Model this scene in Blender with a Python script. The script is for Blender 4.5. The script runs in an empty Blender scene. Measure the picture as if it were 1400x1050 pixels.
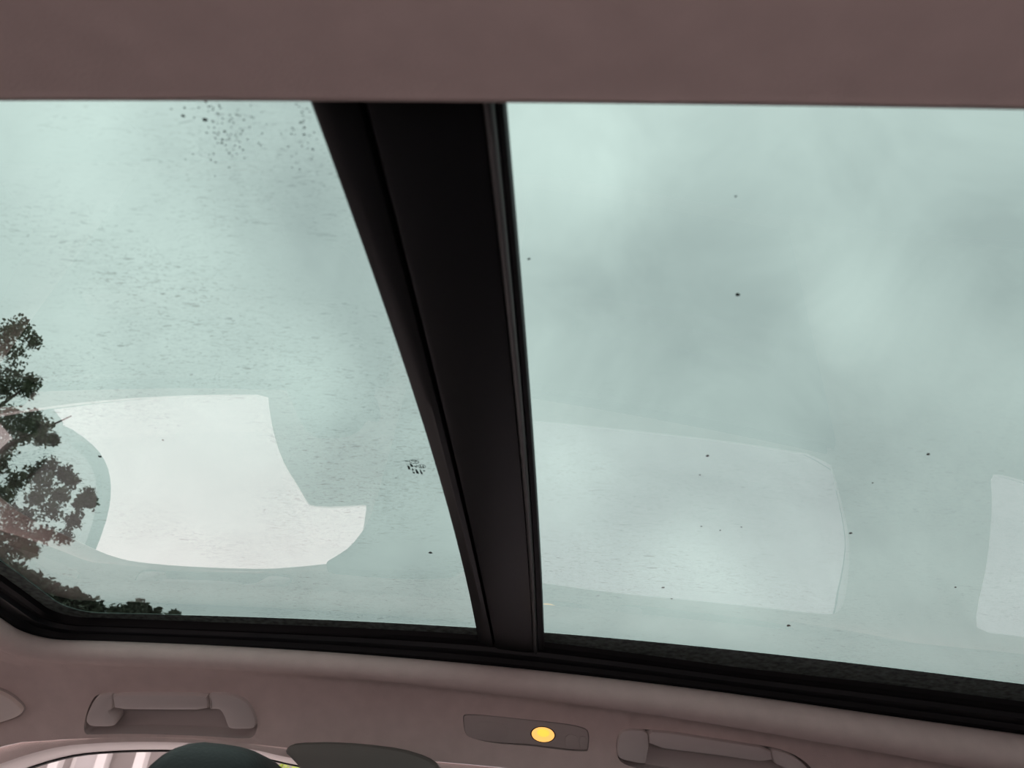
import bpy, bmesh, math, random
import numpy as np
from mathutils import Vector, Matrix
from mathutils.geometry import delaunay_2d_cdt

# ------------------------------------------------------------------ camera
sc = bpy.context.scene
cd = bpy.data.cameras.new('camera'); cam = bpy.data.objects.new('camera', cd)
sc.collection.objects.link(cam); sc.camera = cam
cd.sensor_width = 36.0; cd.lens = 26.0; cd.clip_start = 0.01; cd.clip_end = 500
PITCH, YAW, ROLL = math.radians(35), math.radians(3.8), math.radians(3.0)
fw = Vector((-math.sin(YAW)*math.cos(PITCH), math.cos(YAW)*math.cos(PITCH), math.sin(PITCH)))
rt = fw.cross(Vector((0, 0, 1))).normalized(); up = rt.cross(fw)
rt, up = rt*math.cos(ROLL)+up*math.sin(ROLL), up*math.cos(ROLL)-rt*math.sin(ROLL)
cam.matrix_world = Matrix(((rt.x, up.x, -fw.x, 0), (rt.y, up.y, -fw.y, 0), (rt.z, up.z, -fw.z, 0), (0, 0, 0, 1)))
cd.dof.use_dof = True; cd.dof.focus_distance = 1.3; cd.dof.aperture_fstop = 9.0

# ------------------------------------------------------------------ exposure
vs = sc.view_settings
vs.view_transform = 'Standard'; vs.look = 'None'; vs.gamma = 1.0; vs.use_curve_mapping = False
vs.exposure = 0.0
sc.cycles.transparent_max_bounces = 24
sc.cycles.max_bounces = 10; sc.cycles.diffuse_bounces = 5; sc.cycles.glossy_bounces = 5
sc.cycles.sample_clamp_indirect = 6.0

# ------------------------------------------------------------------ world: overcast sky
SKY_GAIN = 1.0
SKY_DARK = (1.95, 1.63, 1.69); SKY_BRIGHT = (3.10, 2.56, 2.60)
CLOUDS =  [(-0.051, 0.595, 0.802, 0.9, 0.16), (0.099, 0.613, 0.784, 0.45, 0.1), (0.368, 0.668, 0.646, 0.4, 0.08), (0.355, 0.714, 0.604, 0.4, 0.07), (0.488, 0.703, 0.517, 0.3, 0.12), (0.19, 0.915, 0.357, 0.8, 0.07), (0.005, 0.878, 0.478, 0.5, 0.08), (0.274, 0.903, 0.33, 0.4, 0.07), (0.414, 0.838, 0.356, 0.3, 0.07), (-0.572, 0.565, 0.595, 0.5, 0.2), (-0.467, 0.591, 0.657, 0.35, 0.14), (-0.517, 0.477, 0.711, 0.6, 0.15), (-0.31, 0.778, 0.547, 0.6, 0.07), (-0.468, 0.781, 0.414, 0.55, 0.16), (-0.556, 0.667, 0.496, 0.3, 0.1), (-0.391, 0.68, 0.62, 0.3, 0.1), (-0.189, 0.889, 0.418, 0.4, 0.1), (0.271, 0.572, 0.774, 0.3, 0.1), (0.493, 0.515, 0.701, 0.3, 0.1), (-0.32, 0.636, 0.703, -0.55, 0.1), (-0.399, 0.547, 0.735, -0.3, 0.1), (0.195, 0.735, 0.649, -0.42, 0.17), (0.48, 0.597, 0.643, -0.6, 0.13), (0.166, 0.887, 0.43, -0.4, 0.1), (0.331, 0.828, 0.452, -0.4, 0.12), (0.119, 0.671, 0.732, -0.2, 0.12), (-0.274, 0.831, 0.484, -0.35, 0.08), (0.454, 0.782, 0.427, -0.35, 0.12), (-0.246, 0.743, 0.623, -0.2, 0.07)]
w = bpy.data.worlds.new('overcast'); sc.world = w; w.use_nodes = True
nt = w.node_tree; nt.nodes.clear()
def N(nt, t, **kw):
    n = nt.nodes.new(t)
    for k, v in kw.items():
        if k.startswith('i_'):
            n.inputs[int(k[2:]) if k[2:].isdigit() else k[2:].replace('_', ' ')].default_value = v
        else: setattr(n, k, v)
    return n
def math_(nt, op, a, b=None, clamp=False):
    n = nt.nodes.new('ShaderNodeMath'); n.operation = op; n.use_clamp = clamp
    for i, s in enumerate((a, b)):
        if s is None: continue
        if isinstance(s, (int, float)): n.inputs[i].default_value = s
        else: nt.links.new(s, n.inputs[i])
    return n.outputs[0]
tc = N(nt, 'ShaderNodeTexCoord')
n1 = N(nt, 'ShaderNodeTexNoise'); n1.inputs['Scale'].default_value = 3.2; n1.inputs['Detail'].default_value = 5
nt.links.new(tc.outputs['Generated'], n1.inputs['Vector'])
warp = N(nt, 'ShaderNodeVectorMath', operation='SCALE'); warp.inputs['Scale'].default_value = 0.16
sub = N(nt, 'ShaderNodeVectorMath', operation='SUBTRACT'); sub.inputs[1].default_value = (.5, .5, .5)
nt.links.new(n1.outputs['Color'], sub.inputs[0]); nt.links.new(sub.outputs[0], warp.inputs[0])
addv = N(nt, 'ShaderNodeVectorMath', operation='ADD')
nt.links.new(tc.outputs['Generated'], addv.inputs[0]); nt.links.new(warp.outputs[0], addv.inputs[1])
nrm = N(nt, 'ShaderNodeVectorMath', operation='NORMALIZE'); nt.links.new(addv.outputs[0], nrm.inputs[0])
n2 = N(nt, 'ShaderNodeTexNoise'); n2.inputs['Scale'].default_value = 5.0; n2.inputs['Detail'].default_value = 7; n2.inputs['Roughness'].default_value = .58; n2.inputs['Distortion'].default_value = .6
nt.links.new(tc.outputs['Generated'], n2.inputs['Vector'])
acc = math_(nt, 'MULTIPLY', math_(nt, 'SUBTRACT', n2.outputs['Fac'], .5), 1.1)
acc = math_(nt, 'ADD', acc, 0.42)
for (cx, cy, cz, a, s) in CLOUDS:
    dt = N(nt, 'ShaderNodeVectorMath', operation='DOT_PRODUCT'); dt.inputs[1].default_value = (cx, cy, cz)
    nt.links.new(nrm.outputs[0], dt.inputs[0])
    e = math_(nt, 'EXPONENT', math_(nt, 'MULTIPLY', math_(nt, 'SUBTRACT', dt.outputs['Value'], 1.0), 2.0/(s*s)))
    acc = math_(nt, 'ADD', acc, math_(nt, 'MULTIPLY', e, a*0.75))
cl = math_(nt, 'MAXIMUM', acc, 0.0); cl = math_(nt, 'MINIMUM', cl, 1.4)
mixc = N(nt, 'ShaderNodeMix', data_type='RGBA', clamp_factor=False)
nt.links.new(cl, mixc.inputs[0]); mixc.inputs[6].default_value = (*SKY_DARK, 1); mixc.inputs[7].default_value = (*SKY_BRIGHT, 1)
bg = N(nt, 'ShaderNodeBackground'); bg.inputs['Strength'].default_value = SKY_GAIN
nt.links.new(mixc.outputs[2], bg.inputs['Color'])
wo = N(nt, 'ShaderNodeOutputWorld'); nt.links.new(bg.outputs[0], wo.inputs['Surface'])

# ------------------------------------------------------------------ materials
MATS = {}
def mat(name, col, rough=.6, spec=.3, bump=0, scale=200, var=0, varscale=8, metal=0, emit=None, detail=3):
    m = bpy.data.materials.new(name); m.use_nodes = True; t = m.node_tree
    b = t.nodes['Principled BSDF']
    b.inputs['Base Color'].default_value = (*col, 1); b.inputs['Roughness'].default_value = rough
    b.inputs['Specular IOR Level'].default_value = spec; b.inputs['Metallic'].default_value = metal
    co = N(t, 'ShaderNodeTexCoord')
    if var:
        nz = N(t, 'ShaderNodeTexNoise'); nz.inputs['Scale'].default_value = varscale; nz.inputs['Detail'].default_value = detail
        t.links.new(co.outputs['Object'], nz.inputs['Vector'])
        mr = N(t, 'ShaderNodeMapRange'); mr.inputs[1].default_value = .3; mr.inputs[2].default_value = .7
        mr.inputs[3].default_value = 1-var; mr.inputs[4].default_value = 1+var
        t.links.new(nz.outputs['Fac'], mr.inputs[0])
        mx = N(t, 'ShaderNodeMix', data_type='RGBA', blend_type='MULTIPLY'); mx.inputs[0].default_value = 1
        mx.inputs[6].default_value = (*col, 1); t.links.new(mr.outputs[0], mx.inputs[7])
        t.links.new(mx.outputs[2], b.inputs['Base Color'])
    if bump:
        nz = N(t, 'ShaderNodeTexNoise'); nz.inputs['Scale'].default_value = scale; nz.inputs['Detail'].default_value = 2
        t.links.new(co.outputs['Object'], nz.inputs['Vector'])
        bp = N(t, 'ShaderNodeBump'); bp.inputs['Strength'].default_value = bump; bp.inputs['Distance'].default_value = .002
        t.links.new(nz.outputs['Fac'], bp.inputs['Height']); t.links.new(bp.outputs[0], b.inputs['Normal'])
    if emit:
        b.inputs['Emission Color'].default_value = (*emit[0], 1); b.inputs['Emission Strength'].default_value = emit[1]
    MATS[name] = m
    return m
M_HEAD = mat('headliner_fabric', (.66, .555, .52), .95, .05, .25, 900, .04, 40)
M_TRIMP = mat('beige_plastic', (.62, .565, .54), .42, .5, .1, 700)
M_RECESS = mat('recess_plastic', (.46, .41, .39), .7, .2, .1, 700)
M_FRAME = mat('window_lit_surround', (.86, .80, .77), .35, .5)  # surround made paler than the headliner: window light put into its base colour
M_VISOR = mat('visor_fabric', (.84, .76, .71), .9, .1, .2, 900)
M_BLACK = mat('satin_black_plastic', (.007, .0078, .0095), .42, .22, .05, 900)
M_RUBBER = mat('black_rubber', (.006, .006, .007), .6, .2)
M_BEAD = mat('black_trim_bead', (.075, .08, .08), .34, .5)
M_CHAR = mat('charcoal_fabric', (.19, .185, .17), .9, .1, .2, 900)
M_LEATHER = mat('dark_leather', (.020, .0235, .0245), .5, .3, .25, 260)
M_CARPET = mat('dark_carpet', (.06, .05, .05), .95, .05, .3, 500)
M_FRIT = mat('dusty_frit', (.125, .155, .145), .9, .1, 0, 1, .45, 110, detail=8)
M_GROUND = mat('pale_concrete', (.58, .56, .55), .9, .1, .2, 30, .10, .8)
M_DOOR = mat('dark_door_plastic', (.10, .098, .095), .6, .3, .2, 500)
M_HOUSE = mat('house_render', (.40, .37, .36), .9, .1, .1, 40, .08, 1.5)
M_HOUSEW = mat('white_paint', (.78, .76, .75), .6, .3)
M_PANEL = mat('pale_panel', (.62, .60, .60), .7, .2)
M_ROOFT = mat('house_roof', (.25, .22, .21), .9, .1, .2, 20, .2, 5)
M_BARK = mat('bark', (.10, .08, .065), .95, .1, .5, 30, .3, 6)
M_LEAF = mat('tree_leaf', (.115, .135, .085), .6, .25, 0, 1, .35, 1.3)
M_HEDGE = mat('cypress_leaf', (.10, .11, .08), .7, .2, 0, 1, .35, 1.5)
M_SHRUB = mat('shrub_leaf', (.33, .42, .09), .6, .25, 0, 1, .3, 4)
M_CHROMEM = mat('mirror_silver', (.22, .24, .24), .03, .5, metal=1)
M_LENS = mat('amber_lit_lens', (.9, .5, .12), .3, .4, emit=((1.0, .56, .15), 1.0))
M_LENSCORE = mat('amber_lit_core', (.9, .6, .12), .3, .4, emit=((1.0, .60, .07), 1.15))
M_DROP = mat('water_drop', (.22, .27, .26), .15, .5)
M_SPECK = mat('dirt_speck', (.03, .03, .025), .9, .1)
M_STAMP = mat('ceramic_print', (.035, .06, .05), .8, .1)

def glass_mat(name, tint, refl, streak=0):
    """pane face towards the cabin: tinted transmission plus mirror reflection by Fresnel"""
    m = bpy.data.materials.new(name); m.use_nodes = True; t = m.node_tree; t.nodes.clear()
    o = N(t, 'ShaderNodeOutputMaterial'); mx = N(t, 'ShaderNodeMixShader')
    tr = N(t, 'ShaderNodeBsdfTransparent'); tr.inputs['Color'].default_value = (*tint, 1)
    gl = N(t, 'ShaderNodeBsdfGlossy'); gl.inputs['Roughness'].default_value = 0.0; gl.inputs['Color'].default_value = (1, 1, 1, 1)
    fr = N(t, 'ShaderNodeFresnel'); fr.inputs['IOR'].default_value = 1.5
    ge = N(t, 'ShaderNodeNewGeometry')
    f = math_(t, 'MULTIPLY', fr.outputs[0], refl)
    f = math_(t, 'MULTIPLY', f, math_(t, 'SUBTRACT', 1.0, ge.outputs['Backfacing']))
    f = math_(t, 'MINIMUM', f, 0.9)
    t.links.new(f, mx.inputs[0]); t.links.new(tr.outputs[0], mx.inputs[1]); t.links.new(gl.outputs[0], mx.inputs[2])
    t.links.new(mx.outputs[0], o.inputs['Surface'])
    return m
def glass_outer(name, dirt, y0=-1, y1=-.5):
    """outside face: clear, with a film of dried dirt streaks lying on the glass"""
    m = bpy.data.materials.new(name); m.use_nodes = True; t = m.node_tree; t.nodes.clear()
    o = N(t, 'ShaderNodeOutputMaterial'); tr = N(t, 'ShaderNodeBsdfTransparent')
    if dirt:
        co = N(t, 'ShaderNodeTexCoord'); mp = N(t, 'ShaderNodeMapping')
        mp.inputs['Scale'].default_value = (80, 330, 1); mp.inputs['Rotation'].default_value = (0, 0, .06)
        t.links.new(co.outputs['Object'], mp.inputs['Vector'])
        a = N(t, 'ShaderNodeTexNoise'); a.inputs['Scale'].default_value = 1.0; a.inputs['Detail'].default_value = 4; a.inputs['Distortion'].default_value = 1.2
        t.links.new(mp.outputs[0], a.inputs['Vector'])
        dk = N(t, 'ShaderNodeMapRange'); dk.inputs[1].default_value = .60; dk.inputs[2].default_value = .70; dk.inputs[3].default_value = 0; dk.inputs[4].default_value = 1
        t.links.new(a.outputs['Fac'], dk.inputs[0])
        mp2 = N(t, 'ShaderNodeMapping'); mp2.inputs['Scale'].default_value = (190, 620, 1); mp2.inputs['Rotation'].default_value = (0, 0, -.10)
        t.links.new(co.outputs['Object'], mp2.inputs['Vector'])
        a2 = N(t, 'ShaderNodeTexNoise'); a2.inputs['Scale'].default_value = 1.0; a2.inputs['Detail'].default_value = 3; a2.inputs['Distortion'].default_value = 1.5
        t.links.new(mp2.outputs[0], a2.inputs['Vector'])
        dk2 = N(t, 'ShaderNodeMapRange'); dk2.inputs[1].default_value = .58; dk2.inputs[2].default_value = .70; dk2.inputs[3].default_value = 0; dk2.inputs[4].default_value = .8
        t.links.new(a2.outputs['Fac'], dk2.inputs[0])
        # patches where the film is denser
        b = N(t, 'ShaderNodeTexNoise'); b.inputs['Scale'].default_value = 5.0; b.inputs['Detail'].default_value = 3
        t.links.new(co.outputs['Object'], b.inputs['Vector'])
        pm = N(t, 'ShaderNodeMapRange'); pm.inputs[1].default_value = .34; pm.inputs[2].default_value = .60
        t.links.new(b.outputs['Fac'], pm.inputs[0])
        sx = N(t, 'ShaderNodeSeparateXYZ'); t.links.new(co.outputs['Object'], sx.inputs[0])
        ym = N(t, 'ShaderNodeMapRange'); ym.inputs[1].default_value = y0; ym.inputs[2].default_value = y1
        t.links.new(sx.outputs['Y'], ym.inputs[0])
        dirt = math_(t, 'MULTIPLY', ym.outputs[0], dirt)
        lo = N(t, 'ShaderNodeMapRange'); lo.inputs[1].default_value = .30; lo.inputs[2].default_value = .60; lo.inputs[3].default_value = 1; lo.inputs[4].default_value = 0
        t.links.new(a.outputs['Fac'], lo.inputs[0])
        s1 = math_(t, 'MULTIPLY', math_(t, 'MULTIPLY', math_(t, 'MAXIMUM', dk.outputs[0], dk2.outputs[0]), pm.outputs[0]), dirt)
        s2 = math_(t, 'MULTIPLY', math_(t, 'MULTIPLY', lo.outputs[0], pm.outputs[0]), math_(t, 'MULTIPLY', dirt, .22))
        v = math_(t, 'SUBTRACT', math_(t, 'SUBTRACT', 1.0, s1), s2)
        cb = N(t, 'ShaderNodeCombineColor')
        for i in range(3): t.links.new(v, cb.inputs[i])
        t.links.new(cb.outputs[0], tr.inputs['Color'])
    t.links.new(tr.outputs[0], o.inputs['Surface'])
    return m
ROOF_TINT = (.205, .315, .290)
M_GLASSF = glass_mat('roof_glass_green', ROOF_TINT, 2.3)
M_GLASSR = glass_mat('roof_glass_rear', ROOF_TINT, 1.9)
M_OUTF = glass_outer('roof_glass_outside_front', .55, .1, .4)
M_OUTR = glass_outer('roof_glass_outside_rear', .45, .45, 1.05)
M_SIDE = glass_mat('side_glass_clear', (.88, .90, .88), 1.0)
M_PRIV = glass_mat('side_glass_privacy', (.33, .35, .37), 1.0)
M_OUTS = glass_outer('side_glass_outside', 0)

# ------------------------------------------------------------------ object helpers
col = sc.collection
def obj(name, verts, faces, mats, parent=None, smooth=True, kind=None, fmats=None):
    me = bpy.data.meshes.new(name); me.from_pydata([tuple(map(float, v)) for v in verts], [], [tuple(int(i) for i in f) for f in faces])
    for m in (mats if isinstance(mats, (list, tuple)) else [mats]): me.materials.append(m)
    if fmats is not None: me.polygons.foreach_set('material_index', fmats)
    if smooth: me.polygons.foreach_set('use_smooth', [True]*len(me.polygons))
    me.update()
    o = bpy.data.objects.new(name, me); col.objects.link(o)
    if parent is not None: o.parent = parent; o.matrix_parent_inverse = Matrix.Translation(-parent.location)
    if kind: o['kind'] = kind
    return o
def tag(o, label=None, cat=None, group=None):
    if label: o['label'] = label
    if cat: o['category'] = cat
    if group: o['group'] = group
    return o
def thing(name, loc, label, cat, group=None):
    o = bpy.data.objects.new(name, None); col.objects.link(o); o.location = loc; o.empty_display_size = .05
    return tag(o, label, cat, group)
def offset_poly(P, d):
    """move a closed 2-D outline inwards by d (outline may turn either way)"""
    P = np.asarray(P, float); n = len(P)
    a = .5*np.sum(P[:, 0]*np.roll(P[:, 1], -1)-np.roll(P[:, 0], -1)*P[:, 1]); s = 1 if a > 0 else -1
    out = []
    for i in range(n):
        e0 = P[i]-P[i-1]; e1 = P[(i+1) % n]-P[i]
        e0 = e0/(np.linalg.norm(e0)+1e-9); e1 = e1/(np.linalg.norm(e1)+1e-9)
        n0 = np.array([-e0[1], e0[0]])*s; n1 = np.array([-e1[1], e1[0]])*s
        m = (n0+n1)/max(.35, 1+float(n0@n1))
        out.append(P[i]+m*d*1.0)
    return np.array(out)
def round_poly(P, k=2):
    """corner-cutting rounds an outline"""
    P = np.asarray(P, float)
    for _ in range(k):
        Q = np.roll(P, -1, 0); P = np.stack([P*.78+Q*.22, P*.22+Q*.78], 1).reshape(-1, 2)
    return P
def to3(P, fr, n):
    c, u, v, nn = [np.array(a) for a in fr]
    return [c+u*p[0]+v*p[1]+nn*n for p in P]
def prism(name, P, fr, n0, n1, b, m, parent=None, rk=1):
    """outline extruded from depth n0 to n1 along the frame normal, edge rounded by b"""
    P = round_poly(P, rk) if rk else np.asarray(P, float); k = len(P)
    rings = [to3(P, fr, n0), to3(P, fr, n1-b), to3(offset_poly(P, .3*b), fr, n1-.3*b), to3(offset_poly(P, b), fr, n1)]
    V = [v for r in rings for v in r]; F = []
    for r in range(3):
        for i in range(k):
            j = (i+1) % k; F.append((r*k+i, r*k+j, (r+1)*k+j, (r+1)*k+i))
    F.append(tuple(range(3*k, 4*k))); F.append(tuple(reversed(range(k))))
    o = obj(name, V, F, m, parent)
    fix_normals(o); autosmooth(o, 40)
    return o
def fix_normals(o):
    bm = bmesh.new(); bm.from_mesh(o.data); bmesh.ops.recalc_face_normals(bm, faces=bm.faces); bm.to_mesh(o.data); bm.free()
def autosmooth(o, deg):
    o.data.set_sharp_from_angle(angle=math.radians(deg))
def box(name, lo, hi, m, parent=None, bev=0.0, kind=None):
    bm = bmesh.new(); bmesh.ops.create_cube(bm, size=1)
    for v in bm.verts:
        for i in range(3): v.co[i] = (lo[i]+hi[i])/2+v.co[i]*(hi[i]-lo[i])
    if bev: bmesh.ops.bevel(bm, geom=bm.edges[:], offset=bev, segments=3, affect='EDGES', profile=.6)
    me = bpy.data.meshes.new(name); bm.to_mesh(me); bm.free(); me.materials.append(m)
    if bev: me.polygons.foreach_set('use_smooth', [True]*len(me.polygons))
    o = bpy.data.objects.new(name, me); col.objects.link(o)
    if bev: autosmooth(o, 40)
    if parent is not None: o.parent = parent; o.matrix_parent_inverse = Matrix.Translation(-parent.location)
    if kind: o['kind'] = kind
    return o
def inside(P, poly):
    P = np.atleast_2d(P); r = np.zeros(len(P), bool); Q = np.asarray(poly); x, y = P[:, 0], P[:, 1]
    j = len(Q)-1
    for i in range(len(Q)):
        c = ((Q[i, 1] > y) != (Q[j, 1] > y)) & (x < (Q[j, 0]-Q[i, 0])*(y-Q[i, 1])/(Q[j, 1]-Q[i, 1]+1e-15)+Q[i, 0])
        r ^= c; j = i
    return r
def sheet(outer, holes, pts):
    """triangulated flat sheet with holes -> (points Nx2, triangles)"""
    V = []; E = []
    for L in [outer]+list(holes):
        s = len(V); V += [Vector((float(p[0]), float(p[1]))) for p in L]
        E += [(s+i, s+(i+1) % len(L)) for i in range(len(L))]
    pts = np.asarray(pts); ok = inside(pts, outer)
    for h in holes: ok &= ~inside(pts, h)
    V += [Vector((float(p[0]), float(p[1]))) for p in pts[ok]]
    r = delaunay_2d_cdt(V, E, [], 0, 1e-6)
    P = np.array([(v.x, v.y) for v in r[0]]); T = np.array([f for f in r[2] if len(f) == 3])
    c = P[T].mean(1); keep = inside(c, outer)
    for h in holes: keep &= ~inside(c, h)
    return P, T[keep]

# ------------------------------------------------------------------ car body shape, in metres (x: towards the rear, y: across, z: up)
def lerp(x, pts):
    return np.interp(x, [p[0] for p in pts], [p[1] for p in pts])
def smooth_curve(pts):
    # monotone-ish smooth interpolation: box-smoothed piecewise linear curve
    xs=np.linspace(pts[0][0],pts[-1][0],600); ys=lerp(xs,pts)
    k=61; ker=np.hanning(k); ker/=ker.sum()
    yp=np.concatenate([ys[0]+(xs[1]-xs[0])*np.arange(-k,0)*(ys[8]-ys[0])/(xs[8]-xs[0]), ys, ys[-1]+(xs[1]-xs[0])*np.arange(1,k+1)*(ys[-1]-ys[-9])/(xs[-1]-xs[-9])])
    sm=np.convolve(yp,ker,'same')[k:-k]
    return lambda x: np.interp(x,xs,sm)
def roof(x,y): return .352-.035*(x+.1)**2-.07*(y-.62)**2-.02*x
yA=smooth_curve([(-1.4,1.08),(-.7,1.108),(-.3,1.114),(0,1.122),(.22,1.136),(.565,1.16),(.7,1.168),(1.6,1.18)])
yB=smooth_curve([(-1.4,1.09),(-.72,1.125),(-.51,1.138),(-.26,1.143),(-.1,1.147),(.006,1.164),(.057,1.172),(.303,1.214),(.47,1.222),(.73,1.238),(1.6,1.27)])
yC=smooth_curve([(-1.4,1.12),(-.75,1.138),(-.51,1.152),(-.305,1.168),(-.056,1.195),(.255,1.237),(.404,1.26),(.555,1.28),(.747,1.295),(1.6,1.34)])
yG=smooth_curve([(-1.4,1.15),(-.75,1.18),(-.5,1.19),(-.3,1.21),(0,1.26),(.25,1.30),(.5,1.345),(.75,1.38),(1.6,1.43)])
yW=smooth_curve([(-1.4,1.27),(-.8,1.27),(-.4,1.28),(-.1,1.30),(.3,1.36),(.7,1.42),(1.6,1.47)])
zW=smooth_curve([(-1.4,.16),(-.9,.17),(-.8,.181),(-.7,.190),(-.6,.193),(-.5,.192),(-.4,.184),(-.1,.175),(.3,.162),(.7,.135),(1.6,.08)])
XF=-.80
def loop(fy, xf, xr, yn, r, n=90):
    P=[]
    for x in np.linspace(xr-.1, xf+r, n): P.append((x,float(fy(x))))
    cy=float(fy(xf+r))-r
    for a in np.linspace(90,180,13)[1:]: P.append((xf+r+r*math.cos(math.radians(a)), cy+r*math.sin(math.radians(a))))
    for y in np.linspace(cy,yn+r,14)[1:]: P.append((xf,y))
    for a in np.linspace(180,270,9)[1:]: P.append((xf+r+r*math.cos(math.radians(a)), yn+r+r*math.sin(math.radians(a))))
    for x in np.linspace(xf+r,xr-r,220)[1:]: P.append((x,yn))
    for a in np.linspace(270,360,9)[1:]: P.append((xr-r+r*math.cos(math.radians(a)), yn+r+r*math.sin(math.radians(a))))
    for y in np.linspace(yn+r,float(fy(xr-.1))-.1,14)[1:]: P.append((xr,y))
    yt=float(fy(xr-.1))
    for a in np.linspace(0,90,9)[1:-1]: P.append((xr-.1+.1*math.cos(math.radians(a)), yt-.1+.1*math.sin(math.radians(a))))
    return np.array(P)
LC=loop(yC,XF,1.35,.2135,.06)
LB=loop(yB,-.762,1.32,.17,.045)
LA=loop(yA,-.735,1.29,.19,.05)
def dist_loop(P,L):
    P=np.atleast_2d(P); A=L; B=np.roll(L,-1,0); AB=B-A; ll=(AB**2).sum(1)
    t=np.clip(((P[:,None,:]-A)*AB).sum(2)/ll,0,1)
    return np.sqrt((((A+AB*t[...,None])-P[:,None,:])**2).sum(2)).min(1)
LIP=.026
def head(x,y):
    """height of the headliner over plan point(s) outside loop C"""
    x=np.atleast_1d(np.asarray(x,float)); y=np.atleast_1d(np.asarray(y,float))
    d=dist_loop(np.stack([x,y],1),LC)
    far=1/(1+np.exp(-(y-1.0)/.02))
    lw=far*(yG(x)-yC(x))+(1-far)*.006
    lipd=far*LIP+(1-far)*.0125
    u=np.clip(d/lw,0,1)
    z=roof(x,y)-.03*far-.02*(1-far)-lipd*np.sin(u*math.pi/2)
    v=np.maximum(0,(y-yG(x))/(yW(x)-yG(x)))
    dz=roof(x,yW(x))-.03-LIP-zW(x)
    z=z-dz*v**1.25
    z=z-.35*np.maximum(0,.205-y)*.3
    z=z-.25*np.maximum(0,XF-.05-x)
    return z
def wall_y(x,z): return yW(x)+.26*(zW(x)-z)
BAR_L =  [(-0.1282, 0.2234), (-0.1251, 0.2671), (-0.1215, 0.3468), (-0.1183, 0.436), (-0.1143, 0.5609), (-0.1122, 0.7084), (-0.1077, 0.9084), (-0.1076, 1.0967)]
BAR_S =  [(-0.0985, 0.2238), (-0.0976, 0.2981), (-0.0941, 0.3881), (-0.0932, 0.5238), (-0.0904, 0.7246), (-0.0865, 0.98), (-0.0822, 1.106)]
BAR_H =  [(-0.0347, 0.2246), (-0.0315, 0.3041), (-0.029, 0.3953), (-0.0271, 0.5216), (-0.0244, 0.7205), (-0.0214, 0.9248), (-0.0202, 1.1567)]
BAR_R =  [(-0.0269, 0.2247), (-0.0236, 0.3041), (-0.0213, 0.3952), (-0.0185, 0.5213), (-0.0143, 0.7199), (-0.0101, 0.9237), (-0.0068, 1.1551)]
H1_FRAME= [(-0.603, 1.24, 0.2309), (0.9995, 0.027, 0.0163), (-0.0069, 0.6919, -0.722), (0.0307, -0.7215, -0.6917)]
H1_RECESS= [(-0.1381, 0.0307), (-0.1318, 0.008), (-0.1193, -0.0168), (-0.1094, -0.0223), (-0.0884, -0.0245), (0.0893, -0.0287), (0.1155, -0.0246), (0.1319, -0.013), (0.1398, 0.0062), (0.1436, 0.0245), (0.1374, 0.039), (0.1239, 0.0443), (-0.1243, 0.0508), (-0.1371, 0.043)]
H1_ML= [(-0.0857, -0.025), (-0.1039, -0.0233), (-0.1139, -0.0166), (-0.1233, -0.0014), (-0.1311, 0.0163), (-0.1318, 0.0257), (-0.1251, 0.0333), (-0.0898, 0.0331), (-0.084, 0.0272), (-0.0848, 0.0162), (-0.0919, 0.0099), (-0.0938, 0.0043), (-0.0875, 0.0013), (-0.0843, -0.0122)]
H1_GR= [(-0.0857, -0.025), (-0.0095, -0.0276), (0.0656, -0.0285), (0.0687, -0.0149), (0.0665, -0.002), (-0.0112, 0.0003), (-0.0837, 0.0012), (-0.0843, -0.0122)]
H1_MR= [(0.0664, -0.0285), (0.0919, -0.0304), (0.1142, -0.0259), (0.1305, -0.0155), (0.1385, 0.0004), (0.1431, 0.0177), (0.1401, 0.0259), (0.135, 0.0301), (0.1022, 0.0311), (0.096, 0.0272), (0.0918, 0.0119), (0.0867, -0.0001), (0.0824, -0.0028), (0.0673, -0.002), (0.0694, -0.0149)]
H2_FRAME= [(0.255, 1.328, 0.2141), (0.9916, 0.1295, 0.0025), (-0.0592, 0.4702, -0.8806), (0.1152, -0.873, -0.4739)]
H2_RECESS= [(-0.1463, 0.0031), (-0.144, -0.0163), (-0.1339, -0.0266), (-0.1058, -0.0282), (-0.0647, -0.0282), (0.0079, -0.0213), (0.1122, -0.0128), (0.1492, -0.0023), (0.1732, 0.0114), (0.1868, 0.0276), (0.1901, 0.0467), (0.1669, 0.0552), (0.011, 0.0421), (-0.0919, 0.0335), (-0.1382, 0.0265)]
H2_ML= [(-0.1451, -0.0063), (-0.1415, -0.0223), (-0.1302, -0.0273), (-0.0971, -0.0278), (-0.0931, -0.0045), (-0.095, 0.0075), (-0.0961, 0.0219), (-0.1016, 0.0246), (-0.1373, 0.0204), (-0.1439, 0.0127)]
H2_GR= [(-0.0971, -0.0278), (-0.0664, -0.0277), (0.0162, -0.0205), (0.1045, -0.0126), (0.1106, 0.0112), (0.0071, 0.0036), (-0.093, -0.0022)]
H2_MR= [(0.1045, -0.0126), (0.1359, -0.0057), (0.1598, 0.0065), (0.1744, 0.0235), (0.1781, 0.0402), (0.1637, 0.0457), (0.1471, 0.0443), (0.1398, 0.0279), (0.1316, 0.0177), (0.1106, 0.0112)]
LAMP_FRAME= [(-0.03, 1.284, 0.2256), (0.9877, 0.1515, -0.0377), (-0.1055, 0.4697, -0.8765), (0.1151, -0.8697, -0.4799)]
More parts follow.
